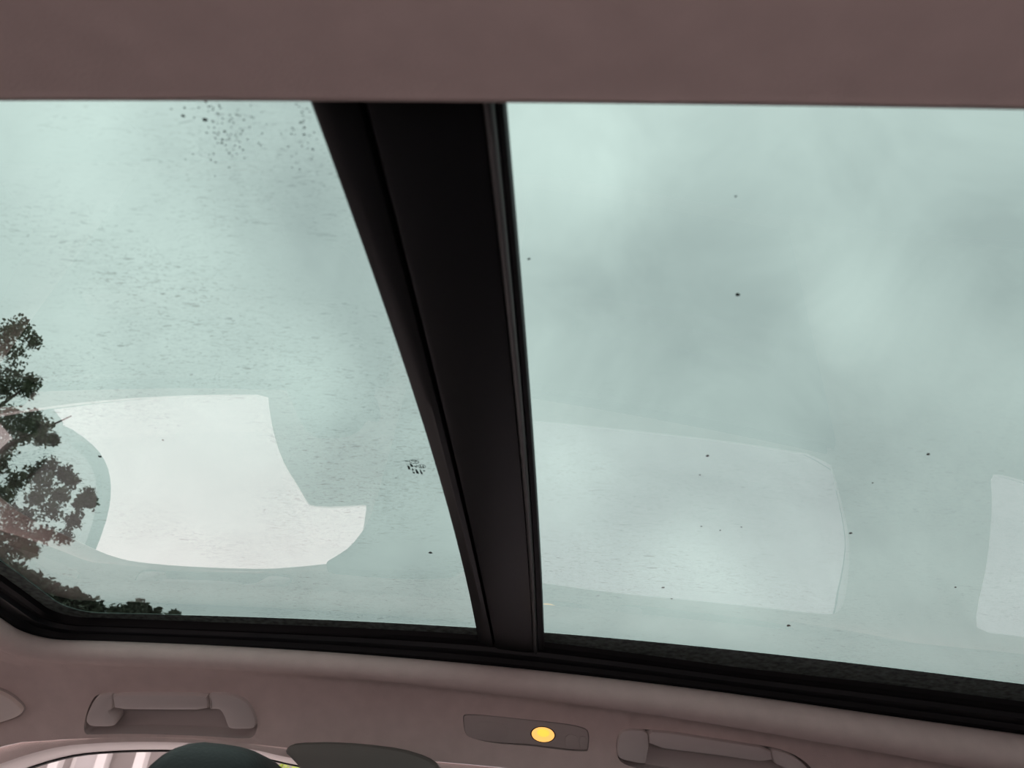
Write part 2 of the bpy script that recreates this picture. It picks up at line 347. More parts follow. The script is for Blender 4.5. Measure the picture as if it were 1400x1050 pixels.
LAMP_PLATE= [(-0.1056, -0.0099), (-0.1028, -0.013), (-0.0838, -0.0154), (-0.038, -0.0162), (0.0365, -0.0165), (0.0704, -0.0155), (0.0886, -0.0127), (0.0947, -0.0091), (0.0978, 0.0016), (0.0978, 0.0176), (0.096, 0.0203), (0.0588, 0.0217), (0.0055, 0.0205), (-0.047, 0.0235), (-0.0734, 0.0229), (-0.0913, 0.0205), (-0.0979, 0.017), (-0.1024, 0.0058)]
LAMP_LENS= [(0.0424, 0.0034), (0.0419, 0.0059), (0.0405, 0.0083), (0.0383, 0.0105), (0.0354, 0.0122), (0.0319, 0.0135), (0.028, 0.0143), (0.0239, 0.0146), (0.0198, 0.0143), (0.0159, 0.0134), (0.0124, 0.012), (0.0094, 0.0102), (0.0073, 0.008), (0.0059, 0.0056), (0.0054, 0.0031), (0.0059, 0.0005), (0.0073, -0.0019), (0.0095, -0.004), (0.0124, -0.0058), (0.0159, -0.0071), (0.0198, -0.0079), (0.024, -0.0081), (0.0281, -0.0078), (0.032, -0.0069), (0.0355, -0.0056), (0.0384, -0.0037), (0.0406, -0.0015), (0.042, 0.0009)]
LAMP_B1= [(0.0598, -0.0015), (0.0809, -0.0012), (0.0832, 0.0188), (0.061, 0.0186)]
LAMP_B2= [(0.0823, -0.0012), (0.0943, -0.0009), (0.0965, 0.0179), (0.0846, 0.0181)]
LAMP_DIM= [(-0.0861, -0.0064), (-0.0334, -0.0077), (-0.0304, 0.0163), (-0.083, 0.0168)]
VIS_FRAME= [(-0.87, 1.235, 0.211), (0.9768, 0.1599, 0.1424), (0.0, 0.6651, -0.7468), (0.2141, -0.7294, -0.6497)]
VIS_TIP= [(-0.1531, -0.1), (-0.0576, -0.0717), (0.0071, -0.0424), (0.0232, -0.0301), (0.0352, -0.0161), (0.0382, -0.0091), (0.0343, -0.0016), (0.0244, 0.0035), (0.0037, 0.0096), (-0.0644, 0.0232), (-0.1635, 0.0296)]
PIL_FRAME= [(-0.3, 1.287, 0.15), (1.0, 0.0, 0.0), (-0.0, 0.2496, -0.9684), (0.0, -0.9684, -0.2496)]
PIL_TOP= [(-0.111, -0.031), (-0.1075, -0.0394), (-0.0953, -0.0446), (-0.0419, -0.0476), (0.0082, -0.0468), (0.07, -0.0419), (0.1122, -0.0312), (0.1325, -0.0187)]

# ------------------------------------------------------------------ headliner, the ceiling of the cabin
def frame_poly_xy(P, fr, k=2):
    Q = to3(round_poly(P, k), fr, 0); Q = np.array([(q[0], q[1]) for q in Q])
    Q[:, 1] = np.minimum(Q[:, 1], yW(Q[:, 0])-.004)
    return Q
HOLE1 = frame_poly_xy(H1_RECESS, H1_FRAME); HOLE2 = frame_poly_xy(H2_RECESS, H2_FRAME)
HOLEL = frame_poly_xy(offset_poly(LAMP_PLATE, -.0012), LAMP_FRAME, 1)
XR = 1.6; XH = -1.22
far_edge = [(x, float(yW(x))) for x in np.linspace(XR, XH, 120)]
outer = far_edge+[(XH, y) for y in np.linspace(float(yW(XH)), -.16, 30)[1:]]+[(x, -.16) for x in np.linspace(XH, XR, 60)[1:]]+[(XR, y) for y in np.linspace(-.16, float(yW(XR)), 30)[1:-1]]
pts = []
tn = np.roll(LC, -1, 0)-np.roll(LC, 1, 0); tn /= np.linalg.norm(tn, axis=1)[:, None]; nm = np.stack([tn[:, 1], -tn[:, 0]], 1)
cen = LC.mean(0); nm *= np.sign(((LC-cen)*nm).sum(1))[:, None]
for d in (.0003, .0008, .0015, .003, .0042, .005, .008, .012, .017, .023, .03, .038, .047, .057, .068, .08): pts += list(LC+nm*d)
for x in np.arange(XH+.012, XR, .024):
    for y in np.arange(1.15, 1.48, .013): pts.append((x+(.006 if int(y*77) % 2 else 0), y))
for x in np.arange(XH+.03, XR, .06):
    for y in list(np.arange(-.13, .22, .03))+list(np.arange(.25, 1.15, .06)): pts.append((x, y))
ring_n = 15*len(LC); gp = np.array(pts[ring_n:]); keep_ = (dist_loop(gp, LC) > .086) | (gp[:, 1] > 1.1)
pts = np.vstack([np.array(pts[:ring_n]), gp[keep_]])
P, T = sheet(outer, [LC, HOLE1, HOLE2, HOLEL], pts)
Z = head(P[:, 0], P[:, 1])
V = np.column_stack([P, Z])
def orient(V, T, d):
    a, b, c = V[T[:, 0]], V[T[:, 1]], V[T[:, 2]]; n = np.cross(b-a, c-a); f = (n@np.array(d)) < 0
    T = T.copy(); T[f] = T[f][:, ::-1]; return T
ceiling = obj('ceiling', V, orient(V, T, (0, 0, -1)), M_HEAD, kind='structure')
e_ = .0006                                             # true surface normals, so that thin triangles do not show
gx_ = (head(P[:, 0]+e_, P[:, 1])-head(P[:, 0]-e_, P[:, 1]))/(2*e_); gy_ = (head(P[:, 0], P[:, 1]+e_)-head(P[:, 0], P[:, 1]-e_))/(2*e_)
NV = np.column_stack([gx_, gy_, -np.ones(len(P))]); NV /= np.linalg.norm(NV, axis=1)[:, None]
ceiling.data.normals_split_custom_set_from_vertices([tuple(v) for v in NV])
tag(ceiling, 'pinkish beige fabric headliner around the glass roof')
# rolled bead of the headliner hanging round the opening, its upper side turned to the glass
k = len(LC); R = []
farw = 1/(1+np.exp(-(LC[:, 1]-.9)/.05))
rad = farw*np.interp(LC[:, 0], [-.8, -.3, .2, .75, 1.35], [.0175, .0185, .023, .031, .034])+(1-farw)*.0045
ctr = farw*.004+(1-farw)*.0052
zt_ = roof(LC[:, 0], LC[:, 1])-.030*farw-.014*(1-farw)
for a_ in np.linspace(math.radians(40), math.radians(330), 22):
    a_ = farw*a_+(1-farw)*math.radians(40)+(1-farw)*(a_-math.radians(40))*230/290
    d_ = ctr+rad*np.cos(a_)
    R.append(np.column_stack([LC+nm*d_[:, None], zt_-rad+rad*np.sin(a_)]))
n_ = len(R)
F = [(r*k+i, r*k+(i+1) % k, (r+1)*k+(i+1) % k, (r+1)*k+i) for r in range(n_-1) for i in range(k)]
lip = obj('headliner_edge', np.vstack(R), F, M_HEAD, ceiling); fix_normals(lip)

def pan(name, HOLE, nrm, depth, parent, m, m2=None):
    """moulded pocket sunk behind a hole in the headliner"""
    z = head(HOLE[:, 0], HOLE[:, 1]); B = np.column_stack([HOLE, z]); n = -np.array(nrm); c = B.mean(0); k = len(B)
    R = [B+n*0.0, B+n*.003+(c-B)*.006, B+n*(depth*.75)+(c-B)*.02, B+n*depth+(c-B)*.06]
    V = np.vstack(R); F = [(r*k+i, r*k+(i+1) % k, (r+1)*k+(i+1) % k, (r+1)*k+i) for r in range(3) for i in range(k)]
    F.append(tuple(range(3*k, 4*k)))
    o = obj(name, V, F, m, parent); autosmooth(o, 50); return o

# ------------------------------------------------------------------ black roof frame rail
def rail(name, parent, LI, LO, prof, m, closed=True):
    k = len(LI); V = []; F = []
    for s, dz in prof:
        Q = LI+(LO-LI)*s
        zz = roof(LI[:, 0], LI[:, 1])*(1-s)+(roof(LO[:, 0], LO[:, 1]))*s+dz
        V.append(np.column_stack([Q, zz]))
    for r in range(len(prof)-1):
        for i in range(k):
            j = (i+1) % k; F.append((r*k+i, r*k+j, (r+1)*k+j, (r+1)*k+i))
    o = obj(name, np.vstack(V), F, m, parent); fix_normals(o); autosmooth(o, 35); return o
trim = obj('trim_1', [], [], M_BLACK, kind='structure'); tag(trim, 'black stepped frame rail around the glass roof opening')
LCR = loop(yC, XF, 1.35, .12, .06)
rail('rubber_seal', trim, LB, LCR, [(-.02, .0), (.0, -.008), (.12, -.012), (.30, -.0125)], M_RUBBER)
rail('frame_rail', trim, LB, LCR, [(.30, -.010), (.34, -.019), (.42, -.0205), (.62, -.021), (.70, -.022)], M_BLACK)
rail('lower_seal', trim, LB, LCR, [(.70, -.020), (.74, -.029), (.95, -.033), (1.02, -.028), (1.3, -.005)], M_RUBBER)

# ------------------------------------------------------------------ glass roof: two panes
TH = .005
def pane(name, xs, ys, zf, mi, mo, label, th=TH):
    V = []; F = []; FM = []
    nx, ny = len(xs), len(ys)
    for top in (0, 1):
        for x in xs:
            for y in ys: V.append((x, y, float(zf(x, y))+top*th))
    def q(a, b, c, d, flip, mid): F.append((a, b, c, d) if not flip else (d, c, b, a)); FM.append(mid)
    for top in (0, 1):
        s = top*nx*ny
        for i in range(nx-1):
            for j in range(ny-1):
                q(s+i*ny+j, s+(i+1)*ny+j, s+(i+1)*ny+j+1, s+i*ny+j+1, top == 0, top)
    s = nx*ny
    for i in range(nx-1):
        for j in (0, ny-1): q(i*ny+j, (i+1)*ny+j, s+(i+1)*ny+j, s+i*ny+j, j != 0, 1)
    for j in range(ny-1):
        for i in (0, nx-1): q(i*ny+j, i*ny+j+1, s+i*ny+j+1, s+i*ny+j, i == 0, 1)
    o = obj(name, V, F, [mi, mo], kind='structure', fmats=FM); autosmooth(o, 30); tag(o, label); return o
yy = np.linspace(.135, 1.165, 60)
g1 = pane('window_1', np.linspace(-.785, -.07, 44), yy, roof, M_GLASSF, M_OUTF, 'front green-tinted roof glass with dirt streaks and droplets')
yy = np.linspace(.135, 1.255, 64)
g2 = pane('window_2', np.linspace(-.055, 1.335, 80), yy, roof, M_GLASSR, M_OUTR, 'rear green-tinted roof glass with small dirt specks')
def frit(parent, sel):
    k = len(LB); idx = [i for i in range(k) if sel(LB[i])]
    V = []; F = []
    for s in (0, 1):
        Q = LA if s == 0 else LA+(LB-LA)*1.25
        for i in range(k): V.append((Q[i, 0], Q[i, 1], float(roof(Q[i, 0], Q[i, 1]))-.0008))
    for i in idx:
        j = (i+1) % k
        if j in idx: F.append((i, j, k+j, k+i))
    o = obj('frit_band', V, F, M_FRIT, parent); tag(o, 'dusty dark band along the pane edge'); return o
frit(g1, lambda p: p[0] < -.1); frit(g2, lambda p: p[0] > -.06)

def blobs(name, items, m, parent, label, top):
    V = []; F = []
    random.seed(7)
    for (x, y, r) in items:
        s = len(V); z0 = float(roof(x, y))+(TH if top else -.0004); sg = 1 if top else -1
        el = random.uniform(.75, 1.5); a = random.uniform(-.5, .5)
        for (f, h) in ((1, 0), (.7, .35)):
            for i in range(7):
                t = i/7*2*math.pi; u = math.cos(t)*r*f*el; v = math.sin(t)*r*f
                V.append((x+u*math.cos(a)-v*math.sin(a), y+u*math.sin(a)+v*math.cos(a), z0+sg*h*r))
        V.append((x, y, z0+sg*.5*r))
        for i in range(7): F.append((s+i, s+(i+1) % 7, s+7+(i+1) % 7, s+7+i)); F.append((s+7+i, s+7+(i+1) % 7, s+14))
    o = obj(name, V, F, m, parent, kind='stuff'); tag(o, label); return o
DROPS =  [(-0.1999, 0.2323, 0.00033), (-0.197, 0.2308, 0.00033), (-0.198, 0.2339, 0.00033), (-0.1924, 0.2327, 0.00065), (-0.1909, 0.2351, 0.00065), (-0.1877, 0.229, 0.00081), (-0.1821, 0.2306, 0.00048), (-0.2045, 0.239, 0.0005), (-0.2075, 0.2444, 0.00067), (-0.2124, 0.24, 0.00034), (-0.1964, 0.239, 0.00033), (-0.196, 0.2469, 0.00083), (-0.1881, 0.2388, 0.00033), (-0.1917, 0.2485, 0.00033), (-0.1843, 0.2377, 0.00049), (-0.1842, 0.2392, 0.00033), (-0.1928, 0.2523, 0.00033), (-0.1933, 0.256, 0.00034), (-0.1877, 0.2549, 0.0005), (-0.1912, 0.2605, 0.00051), (-0.1925, 0.2629, 0.00051), (-0.1987, 0.2559, 0.00034), (-0.1868, 0.2573, 0.00033), (-0.1854, 0.2648, 0.00034), (-0.1791, 0.2566, 0.00033), (-0.1816, 0.2679, 0.00034), (-0.1829, 0.2738, 0.00034), (-0.1906, 0.2701, 0.00034), (-0.1752, 0.2407, 0.00032), (-0.1804, 0.2488, 0.00033), (-0.1856, 0.2461, 0.00033), (-0.1869, 0.2436, 0.00033), (-0.1805, 0.2437, 0.00033), (-0.2038, 0.2754, 0.00034), (-0.1817, 0.2622, 0.00034), (-0.1422, 0.2487, 0.00048), (-0.1408, 0.252, 0.00048), (-0.1423, 0.2567, 0.00048), (-0.14, 0.2671, 0.00049), (-0.1358, 0.2599, 0.00032), (-0.1394, 0.2439, 0.00032), (-0.1428, 0.2743, 0.00033), (-0.1475, 0.2567, 0.00032), (-0.1889, 0.261, 0.00033), (-0.1866, 0.259, 0.00033), (-0.1688, 0.2449, 0.00032), (-0.191, 0.2706, 0.00033), (-0.187, 0.2604, 0.00033), (-0.1679, 0.2456, 0.00032), (-0.1823, 0.2478, 0.00032), (-0.1919, 0.2413, 0.00032), (-0.1828, 0.2518, 0.00032), (-0.1873, 0.2427, 0.00032), (-0.1914, 0.2561, 0.00033), (-0.1751, 0.2442, 0.00032), (-0.1738, 0.247, 0.00032), (-0.1763, 0.2438, 0.00032), (-0.1921, 0.2477, 0.00032), (-0.2017, 0.2771, 0.00034), (-0.1764, 0.2604, 0.00032), (-0.1961, 0.2521, 0.00033), (-0.1809, 0.2552, 0.00032), (-0.1898, 0.2724, 0.00033), (-0.2034, 0.2715, 0.00034), (-0.2018, 0.2456, 0.00033), (-0.1822, 0.2587, 0.00032), (-0.1898, 0.2493, 0.00032), (-0.1873, 0.2677, 0.00033), (-0.184, 0.2318, 0.00031), (-0.2062, 0.2879, 0.00034), (-0.2129, 0.2711, 0.00034), (-0.1804, 0.2462, 0.00032), (-0.1927, 0.2575, 0.00033), (-0.178, 0.2528, 0.00032), (-0.1824, 0.2574, 0.00032), (-0.1952, 0.263, 0.00033), (-0.1769, 0.2539, 0.00032), (-0.1848, 0.2568, 0.00032), (-0.187, 0.2491, 0.00032), (-0.1943, 0.2557, 0.00033), (-0.1829, 0.266, 0.00033), (-0.2192, 0.2752, 0.00034), (-0.1916, 0.2681, 0.00033), (-0.195, 0.2596, 0.00033), (-0.1771, 0.2432, 0.00032), (-0.1909, 0.2645, 0.00033), (-0.1949, 0.281, 0.00034), (-0.1701, 0.2645, 0.00032), (-0.1774, 0.2547, 0.00032), (-0.1893, 0.238, 0.00032), (-0.1913, 0.2554, 0.00033), (-0.1666, 0.2375, 0.00031), (-0.2005, 0.2709, 0.00033), (-0.1907, 0.2382, 0.00032), (-0.1889, 0.2403, 0.00032), (-0.1618, 0.2418, 0.00031), (-0.1619, 0.25, 0.00032), (-0.1706, 0.2628, 0.00032), (-0.1723, 0.2519, 0.00032), (-0.1864, 0.2708, 0.00033), (-0.1771, 0.2289, 0.00031), (-0.1664, 0.2561, 0.00032), (-0.1406, 0.2485, 0.00031), (-0.1396, 0.2469, 0.00031), (-0.1563, 0.2806, 0.00033), (-0.1495, 0.2563, 0.00032), (-0.1392, 0.2574, 0.00031), (-0.1356, 0.2394, 0.00031), (-0.154, 0.2722, 0.00032), (-0.1361, 0.2552, 0.00031), (-0.1417, 0.2625, 0.00032), (-0.1392, 0.2418, 0.00031), (-0.1553, 0.2563, 0.00032), (-0.143, 0.2666, 0.00032), (-0.1476, 0.2521, 0.00031), (-0.1417, 0.2482, 0.00031), (-0.1458, 0.2648, 0.00032), (-0.1539, 0.2653, 0.00032), (-0.1399, 0.2472, 0.00031), (-0.1474, 0.2537, 0.00031), (-0.1346, 0.2412, 0.00031), (-0.1507, 0.2701, 0.00032), (-0.1399, 0.2381, 0.00031), (-0.152, 0.2821, 0.00033), (-0.1409, 0.2367, 0.00031)]
SPECKS =  [(0.147, 0.6148, 0.0025), (0.1464, 0.6525, 0.00149), (0.1671, 0.7677, 0.0017), (0.189, 0.7748, 0.00172), (0.2097, 0.7633, 0.00171), (0.3364, 0.5898, 0.00263), (0.325, 0.7609, 0.00265), (0.333, 1.0473, 0.00454), (0.1266, 0.3863, 0.00211), (0.1064, 0.2974, 0.00092), (-0.0167, 0.3562, 0.00123), (0.1483, 0.9483, 0.00252), (-0.1499, 0.8784, 0.00379), (-0.3864, 0.6216, 0.00161), (-0.4694, 0.6576, 0.00262), (0.164, 0.9834, 0.00208), (0.4844, 0.8807, 0.00209), (0.3089, 0.6485, 0.00118)]
STAMP_RINGS =  [([(-0.131, 0.6422), (-0.1315, 0.6434), (-0.1324, 0.6444), (-0.1337, 0.6451), (-0.1352, 0.6454), (-0.1368, 0.6453), (-0.1383, 0.6447), (-0.1396, 0.6438), (-0.1405, 0.6427), (-0.1409, 0.6414), (-0.1409, 0.64), (-0.1403, 0.6388), (-0.1394, 0.6378), (-0.1381, 0.6371), (-0.1366, 0.6368), (-0.135, 0.637), (-0.1336, 0.6375), (-0.1323, 0.6384), (-0.1314, 0.6395), (-0.131, 0.6408)], [(-0.1315, 0.642), (-0.1319, 0.643), (-0.1328, 0.6438), (-0.1339, 0.6443), (-0.1352, 0.6445), (-0.1366, 0.6444), (-0.138, 0.6439), (-0.1391, 0.6432), (-0.1399, 0.6422), (-0.1403, 0.6412), (-0.1403, 0.6401), (-0.1399, 0.6392), (-0.1391, 0.6384), (-0.1379, 0.6379), (-0.1366, 0.6377), (-0.1352, 0.6378), (-0.1339, 0.6383), (-0.1328, 0.639), (-0.132, 0.6399), (-0.1315, 0.641)]), ([(-0.1255, 0.6511), (-0.1259, 0.6524), (-0.1267, 0.6534), (-0.1277, 0.6542), (-0.1289, 0.6546), (-0.1301, 0.6545), (-0.1313, 0.6541), (-0.1322, 0.6532), (-0.1328, 0.6521), (-0.1331, 0.6508), (-0.133, 0.6495), (-0.1326, 0.6482), (-0.1318, 0.6471), (-0.1308, 0.6464), (-0.1296, 0.646), (-0.1284, 0.6461), (-0.1273, 0.6465), (-0.1263, 0.6473), (-0.1257, 0.6484), (-0.1254, 0.6497)], [(-0.126, 0.651), (-0.1264, 0.652), (-0.127, 0.6528), (-0.1279, 0.6534), (-0.1289, 0.6537), (-0.1299, 0.6536), (-0.1309, 0.6532), (-0.1317, 0.6526), (-0.1323, 0.6517), (-0.1326, 0.6506), (-0.1325, 0.6496), (-0.1321, 0.6486), (-0.1315, 0.6478), (-0.1306, 0.6472), (-0.1296, 0.6469), (-0.1286, 0.647), (-0.1276, 0.6473), (-0.1268, 0.648), (-0.1262, 0.6489), (-0.126, 0.6499)])]
STAMP_BLOCKS =  [[(-0.1443, 0.6497), (-0.1421, 0.6502), (-0.1419, 0.6579), (-0.1441, 0.6574)], [(-0.1409, 0.6451), (-0.139, 0.6455), (-0.1388, 0.6525), (-0.1407, 0.6521)], [(-0.139, 0.6477), (-0.1382, 0.6478), (-0.1381, 0.652), (-0.1389, 0.6518)], [(-0.1373, 0.6493), (-0.1342, 0.65), (-0.1342, 0.6516), (-0.1373, 0.651)], [(-0.1361, 0.6504), (-0.135, 0.6506), (-0.1349, 0.6533), (-0.136, 0.6531)], [(-0.1346, 0.6477), (-0.1338, 0.6479), (-0.1337, 0.6516), (-0.1345, 0.6514)], [(-0.1405, 0.6555), (-0.1389, 0.6558), (-0.1388, 0.6602), (-0.1403, 0.6599)], [(-0.1406, 0.662), (-0.1386, 0.6624), (-0.1385, 0.6662), (-0.1404, 0.6657)], [(-0.1371, 0.6569), (-0.1352, 0.6573), (-0.135, 0.6617), (-0.1369, 0.6613)], [(-0.1371, 0.6607), (-0.1346, 0.6612), (-0.1345, 0.6664), (-0.1369, 0.6658)], [(-0.1327, 0.657), (-0.1313, 0.6573), (-0.1311, 0.6624), (-0.1325, 0.6621)], [(-0.1326, 0.662), (-0.1307, 0.6624), (-0.1305, 0.6668), (-0.1324, 0.6664)], [(-0.1449, 0.6394), (-0.1415, 0.6401), (-0.1415, 0.6418), (-0.1449, 0.641)], [(-0.1293, 0.6578), (-0.1271, 0.6583), (-0.127, 0.6596), (-0.1293, 0.6592)], [(-0.1287, 0.6591), (-0.128, 0.6593), (-0.1279, 0.6616), (-0.1286, 0.6615)], [(-0.1312, 0.6482), (-0.1303, 0.6484), (-0.1301, 0.6527), (-0.1311, 0.6525)], [(-0.1285, 0.6482), (-0.1275, 0.6484), (-0.1273, 0.6531), (-0.1283, 0.6529)], [(-0.1305, 0.6509), (-0.1283, 0.6514), (-0.1283, 0.6526), (-0.1305, 0.6521)], [(-0.1385, 0.6386), (-0.1373, 0.6388), (-0.1373, 0.6408), (-0.1385, 0.6405)], [(-0.1368, 0.6392), (-0.1348, 0.6397), (-0.1347, 0.6408), (-0.1368, 0.6404)], [(-0.1345, 0.6387), (-0.1335, 0.6389), (-0.1334, 0.6415), (-0.1344, 0.6413)], [(-0.1356, 0.6418), (-0.1345, 0.642), (-0.1345, 0.6433), (-0.1356, 0.6431)]]
blobs('water_droplets', [(x, y, r*1.45) for x, y, r in DROPS], M_DROP, g1, 'small water droplets on the outside of the pane', True)
blobs('dirt_specks', [(s[0], s[1], s[2]*.72) for s in SPECKS if s[0] < -.1], M_SPECK, g1, 'tiny dark dirt specks stuck to the pane', True)
blobs('dirt_specks', [(s[0], s[1], s[2]*.72) for s in SPECKS if s[0] > -.03], M_SPECK, g2, 'tiny dark dirt specks stuck to the pane', True)
V = []; F = []
for o_, i_ in STAMP_RINGS:
    s = len(V); k = len(o_)
    for L in (o_, i_): V += [(x, y, float(roof(x, y))-.0006) for x, y in L]
    F += [(s+a, s+(a+1) % k, s+k+(a+1) % k, s+k+a) for a in range(k)]
for B in STAMP_BLOCKS:
    s = len(V); V += [(x, y, float(roof(x, y))-.0006) for x, y in B]; F.append((s, s+1, s+2, s+3))
tag(obj('glass_stamp', V, F, M_STAMP, g1, smooth=False), 'small printed approval stamp with two ovals')

# ------------------------------------------------------------------ crossbar between the two panes
bar = thing('roof_crossbar', (-.06, .68, .34), 'black crossbar between the front and rear roof glass', 'crossbar')
BL = lambda y: lerp2(y, BAR_L); BS = lambda y: lerp2(y, BAR_S); BH = lambda y: lerp2(y, BAR_H); BR = lambda y: lerp2(y, BAR_R)
def lerp2(y, pts):
    P = np.array(pts); c = np.polyfit(P[:, 1], P[:, 0], 2); return float(np.polyval(c, y))
def bar_part(name, m, prof, ys):
    """prof(y) -> list of (x, dz below the glass)"""
    V = []; F = []; k = None
    for y in ys:
        pr = prof(y); k = len(pr)
        for x, dz in pr: V.append((x, y, float(roof(-.06, y))+dz))
    for i in range(len(ys)-1):
        for j in range(k):
            jj = (j+1) % k; F.append((i*k+j, i*k+jj, (i+1)*k+jj, (i+1)*k+j))
    F.append(tuple(range(k))); F.append(tuple(reversed(range((len(ys)-1)*k, len(ys)*k))))
    o = obj(name, V, F, m, bar); fix_normals(o); autosmooth(o, 35); return o
ys = np.linspace(.14, 1.185, 46)
bar_part('front_flange', M_BLACK, lambda y: [(BL(y)+.0008, -.0005), (BL(y), -.004), (BL(y)+.0004, -.0075), (BL(y)+.003, -.0095), (BL(y)+.010, -.0105), (BS(y)-.008, -.0125), (BS(y)-.003, -.0115), (BS(y)-.0014, -.008), (BS(y)-.001, -.0005)], ys)
bar_part('joint_gap', M_RUBBER, lambda y: [(BS(y)-.003, -.0004), (BS(y)-.003, -.004), (BS(y)+.003, -.004), (BS(y)+.003, -.0004)], ys)
bar_part('main_beam', M_BLACK, lambda y: [(BS(y)+.0006, -.0005), (BS(y)+.0006, -.009), (BS(y)+.002, -.0128), (BS(y)+.006, -.014), (BH(y)-.014, -.0155), (BH(y)-.004, -.0150), (BH(y)-.0012, -.0125), (BH(y)-.001, -.0005)], ys)
bar_part('edge_bead', M_BEAD, lambda y: [(BH(y)-.0030+.0064*(.5-.5*math.cos(a))*1.0, -.0118-.0060*math.sin(a)) for a in np.linspace(.0, math.pi, 9)]+[(BH(y)+.0034, -.001), (BH(y)-.0022, -.001)], ys)
bar_part('rear_seal', M_RUBBER, lambda y: [(BH(y)+.0030, -.0006), (BH(y)+.0030, -.0122), (BH(y)+.0045, -.0135), (BR(y)-.0005, -.0120), (BR(y), -.010), (BR(y)+.0004, -.0006)], ys)

# ------------------------------------------------------------------ cabin side, pillar, doors, side glass
def dens(P, step=.03):
    out = []
    for i in range(len(P)):
        a, b = np.array(P[i]), np.array(P[(i+1) % len(P)]); n = max(1, int(np.linalg.norm(b-a)/step))
        out += [tuple(a+(b-a)*t/n) for t in range(n)]
    return out
W1 = [(-.869, .146), (-.83, .160), (-.79, .171), (-.755, .177), (-.69, .183), (-.61, .1865), (-.52, .187), (-.455, .180), (-.425, .175), (-.392, .171), (-.372, .144), (-.364, .115), (-.370, .064), (-.374, .060), (-.43, .068), (-.478, .068), (-.49, .058), (-.52, .025), (-.555, -.010), (-.585, -.050), (-.612, -.095), (-.635, -.14), (-.648, -.171), (-.75, -.169), (-.90, -.164), (-1.04, -.155), (-1.2, -.137), (-1.34, -.115), (-1.36, -.10), (-1.20, -.005), (-1.03, .085), (-.93, .122)]
W2 = [(-.15, .14), (-.145, .160), (-.12, .167), (-.03, .170), (.12, .164), (.33, .142), (.50, .122), (.535, .112), (.553, .085), (.575, .03), (.592, -.036), (.592, -.124), (.585, -.203), (.365, -.190), (.203, -.176), (-.058, -.155), (-.17, -.148), (-.178, -.10), (-.17, .03)]
W3 = [(.80, .082), (.90, .07), (1.15, .03), (1.32, -.05), (1.34, -.10), (1.2, -.22), (.98, -.245), (.945, -.24), (.925, -.17), (.87, -.05), (.81, .05)]
HW = [round_poly(p, 1) for p in (W1, W2, W3)]
XW0, XW1 = -1.9, XR
def wall_top(x): return float(head(x, yW(x)-1e-4)[0]) if x > XH else np.interp(x, [-1.9, XH], [-.25, float(head(XH, yW(XH)-1e-4)[0])])
out = [(x, wall_top(x)) for x in np.linspace(XW0, XW1, 130)]+[(XW1, z) for z in np.linspace(.05, -1.0, 20)[1:]]+[(x, -1.0) for x in np.linspace(XW1, XW0, 40)[1:]]+[(XW0, z) for z in np.linspace(-1.0, -.25, 14)[1:-1]]
pp = [(x, z) for x in np.arange(XW0, XW1, .05) for z in np.arange(-.95, .2, .05)]
def wy(x, z): return yW(x)+.26*(.19-z)
P, T = sheet(out, HW, np.array(pp))
V = np.column_stack([P[:, 0], wy(P[:, 0], P[:, 1]), P[:, 1]])
wall = obj('wall_right', V, orient(V, T, (0, -1, 0)), M_HEAD, kind='structure'); tag(wall, 'beige cabin side with the passenger side window openings')
def flare(H):
    # outward direction, switched off along the top edge
    tg = np.roll(H, -1, 0)-np.roll(H, 1, 0); tg /= np.linalg.norm(tg, axis=1)[:, None]
    ar = np.sum(H[:, 0]*np.roll(H[:, 1], -1)-np.roll(H[:, 0], -1)*H[:, 1])
    no = np.stack([tg[:, 1], -tg[:, 0]], 1)*(1 if ar > 0 else -1)
    return no*np.clip(.5-no[:, 1]*1.5, 0, 1)[:, None]
def flange(name, H, parent, m, depth=.035):
    H = np.array(dens(H, .02)); k = len(H); R = []
    for off, dy in ((0, 0), (.0012, .003), (.003, .009), (.004, depth*.6), (.004, depth)):
        Q = offset_poly(H, off)+flare(H)*(.85*max(0, dy-.003)); R.append(np.column_stack([Q[:, 0], wy(Q[:, 0], Q[:, 1])+dy, Q[:, 1]]))
    V = np.vstack(R); F = [(r*k+i, r*k+(i+1) % k, (r+1)*k+(i+1) % k, (r+1)*k+i) for r in range(4) for i in range(k)]
    return obj(name, V, F, m, parent)
def rubber_ring(H, parent, depth=.035):
    H = np.array(dens(H, .02)); k = len(H); R = []
    for off, dy in ((.001, depth-.007), (.0055, depth-.008), (.006, depth), (-.003, depth+.002)):
        Q = offset_poly(H, off)+flare(H)*.85*(dy-.003); R.append(np.column_stack([Q[:, 0], wy(Q[:, 0], Q[:, 1])+dy, Q[:, 1]]))
    V = np.vstack(R); F = [(r*k+i, r*k+(i+1) % k, (r+1)*k+(i+1) % k, (r+1)*k+i) for r in range(3) for i in range(k)]
    return obj('weatherstrip', V, F, M_RUBBER, parent)
